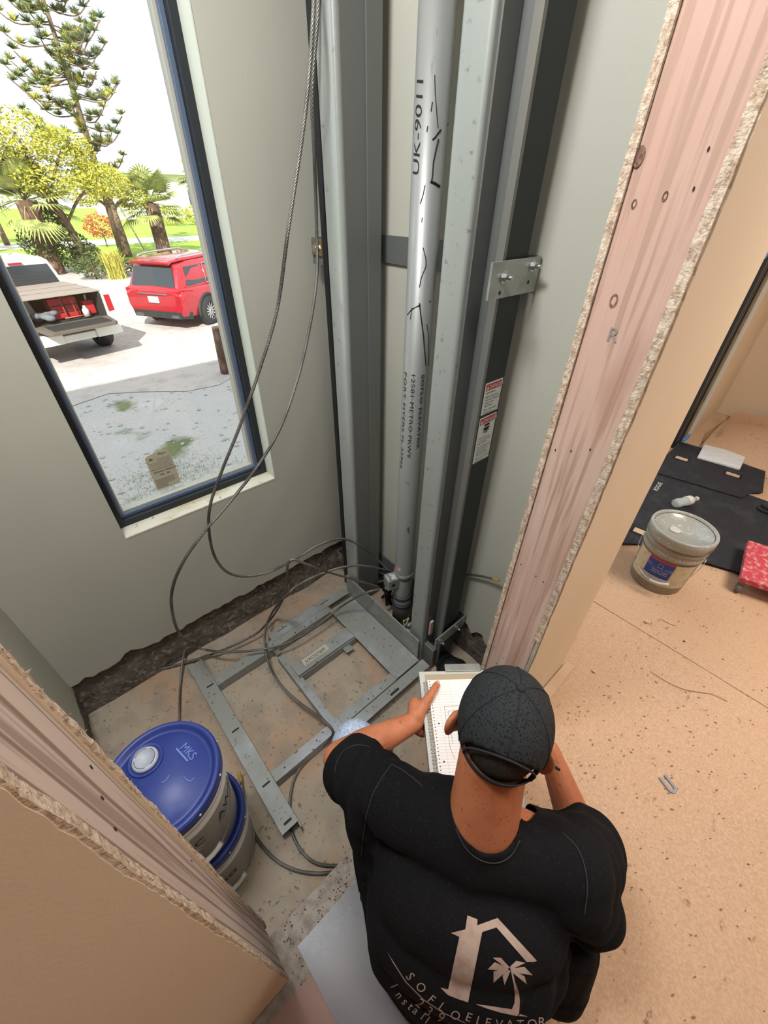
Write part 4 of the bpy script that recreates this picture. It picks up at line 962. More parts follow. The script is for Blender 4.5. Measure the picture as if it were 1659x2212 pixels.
# black shoe at the right edge
c = onz(1650, 1098, .03)
t = thing('work_shoe', (c.x+.05, c.y, .019), 'dark shoe at the right edge on the large mat', 'shoe')
S0 = V((c.x+.01, c.y, .02))
mb = MB().ball(S0+V((.05, -.0, .035)), (.09, .045, .035)).ball(S0+V((.17, .02, .05)), (.10, .045, .05)).ball(S0+V((.22, .03, .09)), (.05, .04, .06)); so = build('upper', mb, BOOT, t); bake(so, [('REMESH', dict(mode='VOXEL', voxel_size=.008)), ('SMOOTH', dict(iterations=3))])
build('sole', MB().prism([S0+V(p) for p in ((-.045, -.02, 0), (-.03, -.045, 0), (.08, -.052, 0), (.26, -.03, 0), (.28, .04, 0), (.24, .075, 0), (.06, .048, 0), (-.03, .04, 0))], (0, 0, .02)), RUBBER, t, bevel=.004)
# grey horseshoe shim
c = onz(1444, 1694, .006); t0 = onz(1437, 1679, .006); dr = (onz(1447, 1698, .006)-onz(1433, 1680, .006)).normalized(); pr = V((-dr.y, dr.x, 0)); P = []
for i in range(9): a = -pi/2+pi*i/8; P.append(c+dr*.012+dr*.013*cos(a)+pr*.013*sin(a))
P = [P[0]-dr*.04]+P+[P[-1]-dr*.04]
mb = MB()
ins = []; out_ = []
for i, p_ in enumerate(P):
    tn = (P[min(i+1, len(P)-1)]-P[max(i-1, 0)]).normalized(); nn = V((-tn.y, tn.x, 0)); ins.append(p_+nn*.005); out_.append(p_-nn*.005)
mb.prism([V((q.x, q.y, .005)) for q in ins+out_[::-1]], (0, 0, .004)); tag(build('horseshoe_shim', mb, mat('grey_shim_plastic', hx('#7f828a'), .5)), 'small grey U-shaped shim lying on the brown paper', 'shim')
# crumbs and shavings
def scrap(u, v, lab, m, s, cat='scrap', sd=1):
    p = onz(u, v, .008); rnd = random.Random(sd); mb = MB()
    mb.prism([p+V((s*cos(a)*rnd.uniform(.5, 1), s*.7*sin(a)*rnd.uniform(.5, 1), 0)) for a in [i*2*pi/7 for i in range(7)]], (0, 0, .004)); tag(build('debris_scrap', mb, m), lab, cat)
scrap(1283, 1450, 'pale torn scrap near the cream wall corner', GYP, .013, sd=3)
scrap(1478, 1386, 'tiny grey pebble right of the string on the paper', CURB, .007, sd=4)
mb = MB(); P = [onz(u, v, .009) for (u, v) in ((1398, 1344), (1410, 1350), (1425, 1341), (1432, 1336))]; mb.tube(catmull(P, .01), .0013, 5); P = [onz(u, v, .009) for (u, v) in ((1428, 1336), (1445, 1346), (1462, 1352))]; mb.tube(catmull(P, .01), .0018, 5); mb.ball(onz(1396, 1343, .012), .010, 8, 6)
tag(build('loose_string', mb, ROPE), 'curled cream string with a grey plug on the paper', 'string')
mb = MB(); P = [onz(u, v, .0075) for (u, v) in ((1405, 1450), (1440, 1472), (1475, 1488), (1510, 1495), (1540, 1500), (1572, 1515))]; C = catmull(P, .01)
mb.tube(C, [.0012+.0008*abs(noise.noise(p*30)) for p in C], 4); tag(build('paper_tear', mb, mat('tear_shadow_brown', hx('#8c6a4e'), .9)), 'thin wavering tear across the brown paper', 'tear')
# fine dirt chips scattered over paper (uncountable)
mb = MB(); rnd = random.Random(12)
for i in range(620):
    x = abs(rnd.gauss(.25, .35))-.12; y = rnd.uniform(.3, 3.2) if i % 3 else rnd.gauss(1.2, .4)
    if x < -.1 or x > 1.3: continue
    if y > 2.0 and x > .0 and hypot(x+.158, y-2.228) < .2: continue
    s_ = .0012+.0028*rnd.random()**2; a = rnd.gauss(.9, .5); e = V((cos(a), sin(a), 0))*s_*2; f_ = V((-sin(a), cos(a), 0))*s_*.8; p = V((x, y, .0082 if y > 1.8 else .0055))
    mb.add([p-e, p-f_, p+e, p+f_, p+V((0, 0, .0015))], [(0, 1, 4), (1, 2, 4), (2, 3, 4), (3, 0, 4)])
tag(build('dirt_chips', mb, mat('dirt_brown', hx('#8a6b52'), .95)), 'small dark dirt chips sprinkled over the brown paper', 'dirt', kind='stuff')
mb = MB()
for i in range(500):
    x, y = rnd.uniform(-.335, -.20), rnd.uniform(-.1, .5); s_ = .001+.002*rnd.random()
    if i % 2: x, y = rnd.uniform(-1.5, -.4), rnd.uniform(-.35, 1.1)
    z = .0 if x > -.34 else ZP+.004
    p = V((x, y, z+.001)); a = rnd.random()*6; e = V((cos(a), sin(a), 0))*s_*1.8; f_ = V((-sin(a), cos(a), 0))*s_*.7
    mb.add([p-e, p-f_, p+e, p+f_, p+V((0, 0, .0015))], [(0, 1, 4), (1, 2, 4), (2, 3, 4), (3, 0, 4)])
tag(build('sawdust_chips', mb, mat('chip_brown', hx('#584538'), .95)), 'sawdust and chips on the concrete sill and pit floor', 'dirt', kind='stuff')
# ================================================================ THE PERSON
pf = V((-.57, .82, 0)).normalized(); pr_ = V((.82, .57, 0)).normalized(); pz = V((0, 0, 1))
person = thing('person', (.0, .30, 0), 'person seen from behind in a black cap and black t-shirt, writing in a notebook', 'person')
def fr3(r, f, u, c=V((0, 0, 0))): return Matrix(((r.x, f.x, u.x, c.x), (r.y, f.y, u.y, c.y), (r.z, f.z, u.z, c.z), (0, 0, 0, 1)))
HD = at(1090, 1560, .80)
tl = radians(8); uh = (pz*cos(tl)+pf*sin(tl)+pr_*.09).normalized(); ff = (pf+pr_*.12).normalized(); fh = (ff-uh*ff.dot(uh)).normalized(); rh = fh.cross(uh)
MH = fr3(rh, fh, uh)
def hl_(x, y, z): return HD+MH @ V((x, y, z))
# joints
PEL = V((.005, .300, .125)); SHL = V((-.225, .255, .600)); SHR = V((.110, .455, .590)); NB = V((-.060, .350, .665))
ELL = V((-.425, .235, .470)); WRL = V((-.356, .452, .480)); ELR = V((.125, .590, .400)); WRR = V((-.050, .665, .515))
HPL = PEL-pr_*.09; HPR = PEL+pr_*.09
KNL = V((-.475, .325, .325)); ANL = V((-.470, .385, -.165)); KNR = V((-.21, .73, .25)); ANR = V((-.375, .79, -.165))
# board and notebook plane
BZ = .462
TLc, BLc = onz(905, 1450, BZ+.03), onz(932, 1700, BZ+.03)
e1 = (TLc-BLc).normalized(); e2 = V((e1.y, -e1.x, 0)); BL_ = (TLc-BLc).length
def bk(a, b, z=0): return BLc+e1*a+e2*b+V((0, 0, z))      # a along the edge (up), b across, z above board top

mb = MB()
Mt = fr3(pr_, pf, pz)
mb.ball(PEL, (.165, .125, .115), 24, 14, Mt); mb.ball(PEL+V((0, -.015, .14)), (.150, .115, .12), 24, 14, Mt)
mb.ball(V((-.020, .300, .42)), (.160, .115, .14), 24, 14, Mt); mb.ball(V((-.050, .335, .555)), (.150, .095, .10), 24, 14, Mt)
mb.capsule(SHL, V((-.06, .345, .60)), .062, .085); mb.capsule(SHR, V((-.05, .35, .60)), .062, .085)
mb.capsule(NB-V((0, 0, .03)), HD-uh*.07-fh*.028, .074, .066, 24); mb.capsule(NB+V((0,0,-.02)), SHL+V((.05, .02, .02)), .055, .035); mb.capsule(NB+V((0,0,-.02)), SHR+V((-.05, -.02, .02)), .055, .035)
# head
mb.ball(hl_(0, 0, 0), (.075, .094, .095), 28, 18, MH)
mb.ball(hl_(0, .018, -.055), (.060, .072, .068), 24, 14, MH); mb.ball(hl_(0, .060, -.105), (.030, .026, .020), 16, 10, MH)
mb.capsule(hl_(0, .094, -.025), hl_(0, .112, -.056), .009, .014, 12); mb.ball(hl_(0, .088, -.083), (.024, .012, .008), 14, 8, MH)
mb.ball(hl_(.03, .082, -.02), (.013, .010, .010), 12, 8, MH); mb.ball(hl_(-.03, .082, -.02), (.013, .010, .010), 12, 8, MH)
mb.capsule(hl_(-.05, .075, -.002), hl_(.05, .075, -.002), .010, .010, 10)
for s_ in (-1, 1):
    M2 = MH @ Matrix.Rotation(s_*radians(24), 4, 'Z')
    mb.ball(hl_(s_*.092, -.010, -.048), (.011, .024, .036), 16, 12, M2); mb.ball(hl_(s_*.098, -.022, -.038), (.008, .015, .026), 12, 10, M2)
    mb.ball(hl_(s_*.080, .0, -.066), (.009, .010, .014), 12, 8, M2)
# arms
mb.capsule(SHL, ELL, .055, .043); mb.capsule(ELL, ELL+(WRL-ELL)*.35, .045, .046); mb.capsule(ELL+(WRL-ELL)*.35, WRL, .046, .028)
mb.capsule(SHR, ELR, .055, .043); mb.capsule(ELR, ELR+(WRR-ELR)*.35, .045, .044); mb.capsule(ELR+(WRR-ELR)*.35, WRR, .044, .028)
# legs
mb.capsule(HPL, KNL, .088, .058); mb.capsule(KNL, ANL, .055, .040); mb.capsule(HPR, KNR, .088, .058); mb.capsule(KNR, ANR, .055, .040)
for an in (ANL, ANR): mb.capsule(an, an+pf*.15-V((0, 0, .03)), .04, .03)
# left hand : palm beside the board, fingers under it, thumb on top
TH = at(943, 1482, 1.262)
TH = V((TH.x, TH.y, BZ+.030+.012+.009))
KI = at(893, 1512, 1.215); KI = V((KI.x, KI.y, BZ+.035)); 
edge0 = (KI-BLc).dot(e1)
mb.capsule(WRL, WRL+(KI-WRL)*.35+V((.012, 0, -.01)), .027, .028, 16)
kn_ = []
for i in range(4):
    a = edge0-.004-i*.0195; k = bk(a, -.024+.003*i, -.010-.009*i); kn_.append(k)
    mb.capsule(WRL+(KI-WRL)*.3+V((.0, 0, -.006*i)), k, .020, .0150, 12)
for i, k in enumerate(kn_):
    ln = (.045, .050, .046, .036)[i]; z_ = BZ-.0105
    p1 = k+e2*.012+V((0, 0, -.022)); p1.z = min(p1.z, z_); p2 = p1+e2*ln*.9; p2.z = z_; p3 = p2+e2*ln*.6+V((0, 0, .001))
    mb.capsule(k, p1, .0135, .0108, 12); mb.capsule(p1, p2, .0098, .0088, 12); mb.capsule(p2, p3, .0088, .0076, 12)
pc_ = (WRL*.9+KI*1.1)/2+e2*.008; mb.capsule(pc_-e1*.012, pc_+e1*.020, .027, .022, 16)
tb0 = WRL+(KI-WRL)*.42+e2*.018+V((0, 0, .010)); tb1 = tb0+(TH-tb0)*.52+e2*.004+V((0, 0, .010))
mb.capsule(tb0, tb1, .0190, .0138, 14); mb.capsule(tb1, TH, .0130, .0105, 14); mb.capsule(KI, tb0+(tb1-tb0)*.35, .013, .013, 12); mb.capsule(WRL+V((0, 0, .003)), tb0, .022, .017, 14)
# right hand holding the pen over the page
PT = WRR+(-e2*.055+e1*.065)+V((0, 0, -.014))
mb.capsule(WRR, WRR+(PT-WRR)*.6, .026, .030, 16)
RK = WRR+(PT-WRR)*.85
for i in range(4):
    k = RK+e1*(.018-.017*i)*1.0+e2*(.012*i-.008)+V((0, 0, .012-.006*i)); p1 = k-e2*(.026-.003*i)+e1*.012+V((0, 0, -.004)); p2 = p1-e2*.008+e1*.004+V((0, 0, -.020)); p2.z = max(p2.z, BZ+.048)
    mb.capsule(WRR+(PT-WRR)*.5, k, .016, .0125, 12); mb.capsule(k, p1, .0112, .0095, 12); mb.capsule(p1, p2, .0092, .0078, 12)
t1 = RK-e1*.022-e2*.016+V((0, 0, .004)); t2 = RK-e2*.030+e1*.004+V((0, 0, -.010)); mb.capsule(WRR+(PT-WRR)*.4, t1, .016, .012, 12); mb.capsule(t1, t2, .0115, .0088, 12)
body = build('body', mb, SKIN, person)
bake(body, [('REMESH', dict(mode='VOXEL', voxel_size=.0045, use_smooth_shade=True)), ('SMOOTH', dict(iterations=4, factor=.5))])
# finger nails
nd = (TH-tb1).normalized(); ns = nd.cross(V((0, 0, 1))).normalized(); nu = ns.cross(nd)
build('thumb_nail', MB().ball(TH+nu*.0062+nd*.002, (.0062, .0085, .0032), 14, 8, fr3(ns, nd, nu)), NAIL, person)

# ---- garments : skinned shapes grown outside the body, then cut open
def garment(name, m, make, cuts, disp=None, vox=.008, sm=6, thick=.0025):
    mb = MB(); make(mb); o = build(name, mb, m, person)
    bake(o, [('REMESH', dict(mode='VOXEL', voxel_size=vox, use_smooth_shade=True)), ('SMOOTH', dict(iterations=sm, factor=.5))])
    off = person.location; bm = bmesh.new(); bm.from_mesh(o.data)
    for v in bm.verts: v.co += off
    if disp:
        bm.normal_update()
        for v in bm.verts: v.co += disp(v.co, v.normal)
    dead = [v for v in bm.verts if cuts(v.co)]
    bmesh.ops.delete(bm, geom=dead, context='VERTS')
    # even out the cut edge
    for _ in range(16):
        new = {}
        for v in bm.verts:
            if v.is_boundary:
                nb = [e.other_vert(v).co for e in v.link_edges if e.is_boundary]
                if len(nb) == 2: new[v] = (v.co*2+nb[0]+nb[1])/4
        for v, c in new.items(): v.co = c
    for v in bm.verts: v.co -= off
    for f_ in bm.faces: f_.smooth = True
    bm.to_mesh(o.data); bm.free()
    if thick: bake(o, [('SOLIDIFY', dict(thickness=thick, offset=-1))])
    return o
def mk_shirt(mb):
    mb.ball(PEL+V((.015, -.04, .03)), (.230, .175, .12), 28, 16, Mt); mb.ball(PEL+V((.015, -.045, .13)), (.235, .170, .14), 28, 16, Mt)
    mb.ball(V((.012, .262, .36)), (.235, .160, .15), 28, 16, Mt); mb.ball(V((-.018, .290, .47)), (.222, .146, .13), 28, 16, Mt)
    mb.capsule(SHL+V((.012, 0, -.005)), V((-.055, .345, .595)), .079, .098, 20); mb.capsule(SHR-V((.01, 0, .005)), V((-.05, .35, .595)), .079, .098, 20)
    mb.capsule(NB-V((0, 0, .08)), NB+V((-.01, .015, .05)), .11, .066, 24)
    mb.capsule(SHL, ELL, .077, .079, 24)
    mb.capsule(SHR, ELR, .080, .092, 24); mb.capsule(SHR+V((.02, -.02, -.02)), SHR+V((.085, .02, -.16)), .07, .06, 20)
    mb.ball(V((.03, .21, .26)), (.15, .09, .12), 20, 12, Mt)
    mb.capsule(at(800, 1735, .99), at(812, 1850, 1.06), .060, .055, 20); mb.capsule(at(812, 1850, 1.06), at(835, 2000, 1.16), .055, .06, 20); mb.capsule(at(1225, 2030, .98), at(1200, 2120, 1.04), .07, .07, 20)
ncA = at(1064, 1760, .93); ncU = (HD-uh*.08-NB).normalized()
def neckd(p):
    d = p-ncA; a = d.dot(ncU); return (d-ncU*a).length, a
axL = (ELL-SHL).normalized(); axR = (ELR-SHR).normalized()
def cut_shirt(p):
    d, a = neckd(p)
    if d < .086 and a > -.09 and p.z > .52: return True
    if p.z > .70: return True
    tL = (p-SHL).dot(axL)
    if tL > (ELL-SHL).length*.80 and (p-ELL).length < .18 and p.x < -.30: return True
    tR = (p-SHR).dot(axR)
    if tR > (ELR-SHR).length*.95 and (p-ELR).length < .16: return True
    return p.z < .045
def disp_shirt(p, n):
    w = V((0, 0, 0)); f = 0
    dl = (p-SHL).length; dR = (p-SHR).length
    # sleeve rings
    tL = (p-SHL).dot(axL)
    if p.x < -.20 and tL > -.03: f += .0045*sin(tL*120+3*noise.noise(p*9))*min(1, (tL+.03)/.06)
    tR = (p-SHR).dot(axR)
    if tR > 0 and (p-SHR).length < .30: f += .005*sin(tR*75+4*noise.noise(p*7))
    # long soft drapes from shoulders down the sides
    q = (p-V((-.03, .30, 0))).dot(pr_)
    f += .006*noise.noise((q*26, p.z*3.0, 2))*min(1, abs(q)/.1)+.006*noise.noise((q*9, p.z*5, 7))
    # gathers by the collar
    d, a = neckd(p)
    if d < .15: f += .004*sin(atan2((p-ncA).dot(pr_), (p-ncA).dot(pf))*13)*(1-d/.15)*(1 if (p-ncA).dot(pr_) < 0 else .4)*4
    if p.z < .20: f += .006*noise.noise((q*20, p.z*8, 4))
    return n*f
shirt = garment('t_shirt', SHIRT, mk_shirt, cut_shirt, disp_shirt, .0075, 7)
# collar rib and sleeve hem, laid along the open edges
def rim(o, sel, r, name, m, off=0):
    """tube along the boundary loop chosen by sel"""
    me = o.data; M = wmat(o)
    return None
def mk_jeans(mb):
    mb.ball(PEL-V((0, 0, .01)), (.186, .142, .120), 24, 14, Mt)
    mb.capsule(HPL, KNL, .104, .073, 20); mb.capsule(KNL, ANL, .072, .060, 20); mb.capsule(HPR, KNR, .104, .073, 20); mb.capsule(KNR, ANR, .072, .060, 20)
def cut_j(p): return p.z < -.175 or (p.z > .21 and (p-PEL).length < .19 and abs((p-PEL).dot(pf)) < .13 and (p-KNL).length > .25)
jeans = garment('jeans', JEAN, mk_jeans, cut_j, lambda p, n: n*(.005*noise.noise(p*16)+.003*sin(p.z*60)), .010, 5)
for an, s_ in ((ANL, 'left'), (ANR, 'right')):
    mb = MB().capsule(an+V((0, 0, .03)), an+V((0, 0, -.02)), .05, .048).capsule(an+V((0, 0, -.035)), an+pf*.15-V((0, 0, .045)), .046, .036).ball(an+pf*.17-V((0, 0, .043)), (.045, .05, .034), 16, 10, Mt)
    b = build('boot', mb, BOOT, person); bake(b, [('REMESH', dict(mode='VOXEL', voxel_size=.009, use_smooth_shade=True)), ('SMOOTH', dict(iterations=3))])

# ---- cap and hair
def shell(name, m, a, b, c, test, n=96, k=48, off=0, par=person, thick=.0015, ctr=(0, 0, 0)):
    mb = MB(); vs = []; fs = []
    for i in range(k+1):
        th = pi*i/k
        for j in range(n):
            ph = 2*pi*j/n; x, y, z = a*sin(th)*cos(ph), b*sin(th)*sin(ph), c*cos(th)
            vs.append((x+ctr[0], y+ctr[1], z+ctr[2]))
    for i in range(k):
        for j in range(n):
            q = [i*n+j, (i+1)*n+j, (i+1)*n+(j+1) % n, i*n+(j+1) % n]; cc = sum((V(vs[t_]) for t_ in q), V((0, 0, 0)))/4
            if test(cc): fs.append(q)
    mb.add([hl_(*p) for p in vs], fs, True)
    o = build(name, mb, m, par, weld=True)
    bm = bmesh.new(); bm.from_mesh(o.data); bmesh.ops.delete(bm, geom=[v for v in bm.verts if not v.link_faces], context='VERTS')
    for _ in range(3):
        new = {}
        for v in bm.verts:
            if v.is_boundary:
                nb = [e.other_vert(v).co for e in v.link_edges if e.is_boundary]
                if len(nb) == 2: new[v] = (v.co*2+nb[0]+nb[1])/4
        for v, c_ in new.items(): v.co = c_
    bm.to_mesh(o.data); bm.free()
    bake(o, [('SOLIDIFY', dict(thickness=thick, offset=-1))]); return o
capo = bpy.data.objects.new('cap', None); col.objects.link(capo); capo.parent = person; capo.location = HD-person.location
CA, CB, CC_ = .090, .108, .105
def capz(y): return -.040-.012*(1 if y < 0 else 0)*min(1, -y/.1)
def opening(p):
    az = atan2(p.x, -p.y); return ((az/radians(46))**2+((p.z+.030)/.072)**2 < 1) and p.z > -.030 and p.y < 0
shell('crown', CAPM, CA, CB, CC_, lambda p: p.z > capz(p.y) and not opening(p), par=capo)
def ring(name, z0, z1, az0, az1, m, ctr_az=-pi/2, off=.0012):
    mb = MB(); vs = []; n = 40
    for z in (z0, (z0+z1)/2, z1):
        for i in range(n+1):
            a = ctr_az+az0+(az1-az0)*i/n; s = sqrt(max(.05, 1-(z/CC_)**2)); vs.append(hl_((CA+off)*s*cos(a), (CB+off)*s*sin(a), z))
    mb.add(vs, [(j*(n+1)+i, j*(n+1)+i+1, (j+1)*(n+1)+i+1, (j+1)*(n+1)+i) for j in range(2) for i in range(n)], True)
    o = build(name, mb, m, capo); bake(o, [('SOLIDIFY', dict(thickness=.002))]); return o
ring('strap', -.058, -.026, -radians(50), radians(50), CAPS)
P = []
for i in range(31):
    a = -1+2*i/30; az = radians(46)*a; z = -.030+.072*sqrt(max(0, 1-a*a)); s = sqrt(1-(z/CC_)**2); P.append(hl_((CA+.001)*s*sin(az), -(CB+.001)*s*cos(az), z))
build('opening_binding', MB().tube(P, .0022, 8), CAPS, capo)
for k in range(6):
    a = pi/2+k*pi/3; P = []
    for i in range(25):
        th = radians(4)+radians(104)*i/24; z = CC_*cos(th); P_ = V((CA*sin(th)*cos(a), CB*sin(th)*sin(a), z))
        if P_.z < capz(P_.y)+.002 or opening(P_): break
        P.append(hl_(*(P_*1.006)))
    if len(P) > 3: build('seam', MB().tube(P, .0011, 6), CAPS, capo)
build('button', MB().ball(hl_(0, 0, CC_+.001), (.008, .008, .0045), 16, 8, MH), CAPS, capo)
mb = MB(); vs = []; n = 24
for j in range(7):
    for i in range(n+1):
        a = radians(28)+radians(124)*i/n; e = 1+.75*(j/6)*max(0, sin((a-radians(28))/radians(124)*pi))**.7
        vs.append(hl_(CA*.94*cos(a)*(1+(e-1)*.35), CB*.94*sin(a)*e, -.036-.012*(j/6)-.02*(cos(a))**2))
mb.add(vs, [(j*(n+1)+i, j*(n+1)+i+1, (j+1)*(n+1)+i+1, (j+1)*(n+1)+i) for j in range(6) for i in range(n)], True)
b_ = build('brim', mb, CAPS, capo); bake(b_, [('SOLIDIFY', dict(thickness=.003))])
shell('hair', HAIR, .0785, .0985, .0985, lambda p: p.y < .02 and p.z > -.075+.03*(abs(p.x)/.08) and p.z < .06, thick=.002, ctr=(0, 0, -.004))

# ---- form holder, notebook, pen (held : things of their own)
BW = .245; LB = BL_
t = thing('form_holder', bk(0, 0, -.03), 'silver form holder held under the notebook', 'form holder')
build('base', MB().box((0, 0, -.030), (BW, LB, -.006), Matrix(((e2.x, e1.x, 0, BLc.x), (e2.y, e1.y, 0, BLc.y), (0, 0, 1, BLc.z), (0, 0, 0, 1)))), ALU, t, bevel=.003)
MBK = Matrix(((e2.x, e1.x, 0, BLc.x), (e2.y, e1.y, 0, BLc.y), (0, 0, 1, BLc.z), (0, 0, 0, 1)))
build('lid', MB().box((0, 0, -.0055), (BW, LB, -.0025), MBK), WPL, t, bevel=.001)
build('clip', MB().box((.085, LB-.004, -.004), (.20, LB+.022, .003), MBK), GALV, t, bevel=.002)
t = thing('notebook', bk(.02, .02, 0), 'open spiral notebook with a pencil plan on its ruled page', 'notebook')
nb0, nb1, nl0, nl1 = .022, .232, .010, LB-.036
build('back_cover', MB().box((nb0-.004, nl0-.003, -.002), (nb1+.003, LB-.012, .0002), MBK), CARD, t)
build('pages', MB().box((nb0, nl0, .0004), (nb1, nl1, .009), MBK), PAGE, t)
mb = MB()
for k in range(30): y = nl0+.012+k*.0078; mb.box((nb0+.003, y, .0091), (nb1-.001, y+.0005, .0094), MBK)
for x in (.050, .088, .128, .168, .205): mb.box((x, nl0, .0091), (x+.0005, nl1, .0094), MBK)
build('ruling', mb, PAGEL, t)
mb = MB()
for (a, b, c, d) in ((.062, .085, .063, .205), (.062, .205, .150, .205), (.071, .10, .072, .190), (.072, .190, .140, .190), (.150, .205, .150, .10), (.085, .188, .090, .184), (.063, .085, .070, .06)):
    p, q = MBK @ V((a, b, .0097)), MBK @ V((c, d, .0097)); mb.tube([p, q], .0004, 4)
build('pencil_drawing', mb, PENCIL, t)
mb = MB(); mh = MB()
for k in range(30):
    y = nl0+.006+k*(nl1-nl0-.012)/29; P = [MBK @ V((nb0+.001-.006+.0075*cos(a), y, .004+.0075*sin(a))) for a in [(-200+400*i/12)*pi/180 for i in range(13)]]
    mb.tube(P, .0009, 5, True)
    c = MBK @ V((nb0+.006, y, .0093)); mh.add([c+V((.0017*cos(a), .0017*sin(a), 0)) for a in [2*pi*i/8 for i in range(8)]], [list(range(8))])
for y in (.055, .155): c = MBK @ V((nb0+.018, y, .0095)); mh.add([c+V((.0026*cos(a), .0026*sin(a), 0)) for a in [2*pi*i/10 for i in range(10)]], [list(range(10))])
build('spiral', mb, BOLT, t); build('punch_holes', mh, INK, t)
pe = at(1208, 1663, .985); pt_ = t2+V((0, 0, -.012)); 
pd = (pe-pt_).normalized()
t = thing('pen', pt_, 'thin black pen sticking out beside the right ear', 'pen')
build('barrel', MB().tube([pt_+pd*.01, pe], .0036, 12), BLACK, t); build('pen_tip', MB().tube([pt_+pd*.0, pt_+pd*.01], [.0007, .0034], 10), BOLT, t)

# ---- print on the back of the shirt
dgp = bpy.context.evaluated_depsgraph_get()
bvh = None
def shirt_bvh():
    M = wmat(shirt); return BVHTree.FromPolygons([M @ v.co for v in shirt.data.vertices], [list(p.vertices) for p in shirt.data.polygons])
bvh = shirt_bvh()
_org = V((.13, -.30, .62))
def onshirt(u, v):
    """print point: pixel direction met with the cloth, lifted a hair off it"""
    d = ray(u, v).normalized(); h = bvh.ray_cast(CAM, d)
    if h[0] is None: return None
    n = h[1]; n = n if n.dot(d) < 0 else -n
    return h[0]+n*.0012
def fillpoly(mb, P, step=9):
    """triangulate a picture-plane outline finely and lay it on the cloth"""
    from mathutils.geometry import tessellate_polygon
    bm = bmesh.new(); vs = [bm.verts.new((x, y, 0)) for x, y in P]
    for tr_ in tessellate_polygon([[V((x, y, 0)) for x, y in P]]):
        try: bm.faces.new([vs[i] for i in tr_])
        except ValueError: pass
    for _ in range(5):
        L_ = [e for e in bm.edges if e.calc_length() > step]
        if not L_: break
        bmesh.ops.subdivide_edges(bm, edges=L_, cuts=1); bmesh.ops.triangulate(bm, faces=bm.faces[:])
    bm.verts.index_update(); idx = {}; o = []
    for v in bm.verts:
        q = onshirt(v.co.x, v.co.y)
        if q is not None: idx[v.index] = len(o); o.append(q)
    fs = [[idx[v.index] for v in f_.verts] for f_ in bm.faces if all(v.index in idx for v in f_.verts)]
    bm.free(); mb.add(o, fs)
def Q(L, ox=820, oy=1850, k=1/3.4563): return [(ox+x*k, oy+y*k) for x, y in L]
STITCH = mat('shirt_stitching', hx('#343233'), .9)
for L in ([(846, 1652), (826, 1680), (808, 1712), (795, 1752), (786, 1800), (781, 1850)], [(846, 1652), (868, 1664), (890, 1680), (912, 1698)], [(724, 1668), (728, 1648), (738, 1628), (756, 1614), (776, 1610), (798, 1614)],
          [(978, 1752), (990, 1800), (1012, 1838), (1045, 1860), (1078, 1862), (1105, 1845), (1122, 1815)], [(1215, 1800), (1245, 1830), (1262, 1870), (1268, 1920), (1262, 1975)]):
    P = []; n_ = 14
    C2 = catmull([V((a, b, 0)) for a, b in L], 6)
    for c in C2:
        q = onshirt(c.x, c.y)
        if q is not None: P.append(q)
    if len(P) > 3: build('seam_stitching', MB().tube(P, .0011, 5), STITCH, person)
mb = MB()
fillpoly(mb, Q([(655, 438), (730, 468), (728, 512), (880, 458), (1172, 776), (1150, 784), (1095, 783), (872, 528), (765, 562), (660, 1084), (590, 1062), (510, 1030), (455, 975), (512, 988), (595, 598), (532, 568), (640, 542)]))
build('house_print', mb, PRINT, person)
mb = MB()
c = (968, 835)
for L in ([(845, 752), (905, 752), (968, 822), (955, 838)], [(860, 785), (960, 830), (955, 850), (806, 838)], [(870, 848), (962, 838), (850, 938), (850, 855)], [(925, 870), (965, 842), (975, 850), (932, 955), (917, 890)], [(970, 820), (1018, 775), (1088, 790), (1005, 828), (975, 835)], [(975, 832), (1080, 820), (1140, 882), (1040, 868), (978, 845)], [(975, 842), (1045, 872), (1080, 890), (1098, 950), (1000, 870)]):
    fillpoly(mb, Q(L))
fillpoly(mb, Q([(978, 845), (990, 850), (1010, 930), (1038, 1010), (1045, 1080), (1038, 1168), (1104, 1190), (1020, 1186), (900, 1160), (800, 1130), (715, 1098), (800, 1108), (985, 1136), (1005, 1090), (1008, 1030), (1000, 950)]))
build('palm_print', mb, PRINT, person)
def warp_text(mb, s, size, fn):
    vs, fs = text2d(s, size, space=1.0); o = [onshirt(*fn(p.x, p.y)) for p in vs]
    if all(q is not None for q in o): mb.add(o, fs)
    else:
        ok = [f for f in fs if all(o[i] is not None for i in f)]; mb.add([q if q is not None else V((0, 0, -5)) for q in o], ok)
mb = MB()
def letters(mb, s, pts, size):
    for ch, (x, y, ang) in zip(s, pts):
        ca, sa = cos(ang), sin(ang); warp_text(mb, ch, size, lambda a, b: (x+a*ca+b*sa, y+a*sa-b*ca))
letters(mb, 'SOFLOELEVATOR', [(x/3.4563+820, y/3.4563+1850, a) for x, y, a in ((192, 890, 1.0), (262, 965, .85), (352, 1070, .75), (432, 1130, .62), (518, 1190, .5), (632, 1215, .36), (712, 1245, .28), (780, 1260, .2), (860, 1275, .1), (940, 1280, 0), (1020, 1280, 0), (1100, 1275, 0), (1180, 1260, 0))], 27)
letters(mb, '239', [(x/3.4563+820, y/3.4563+1850, a) for x, y, a in ((262, 1100, .72), (330, 1165, .62), (420, 1215, .5))], 30)
letters(mb, 'Install', [(x/3.4563+820, y/3.4563+1850, a) for x, y, a in ((80, 965, 1.15), (115, 1030, .95), (160, 1085, .85), (205, 1125, .78), (240, 1155, .7), (300, 1205, .66), (335, 1235, .6))], 25)
L = Q([(60, 710), (110, 790), (200, 930), (330, 1060), (480, 1160), (640, 1235), (640, 1240), (475, 1166), (325, 1066), (195, 935), (105, 795)]); fillpoly(mb, L)
build('lettering', mb, PRINT, person)
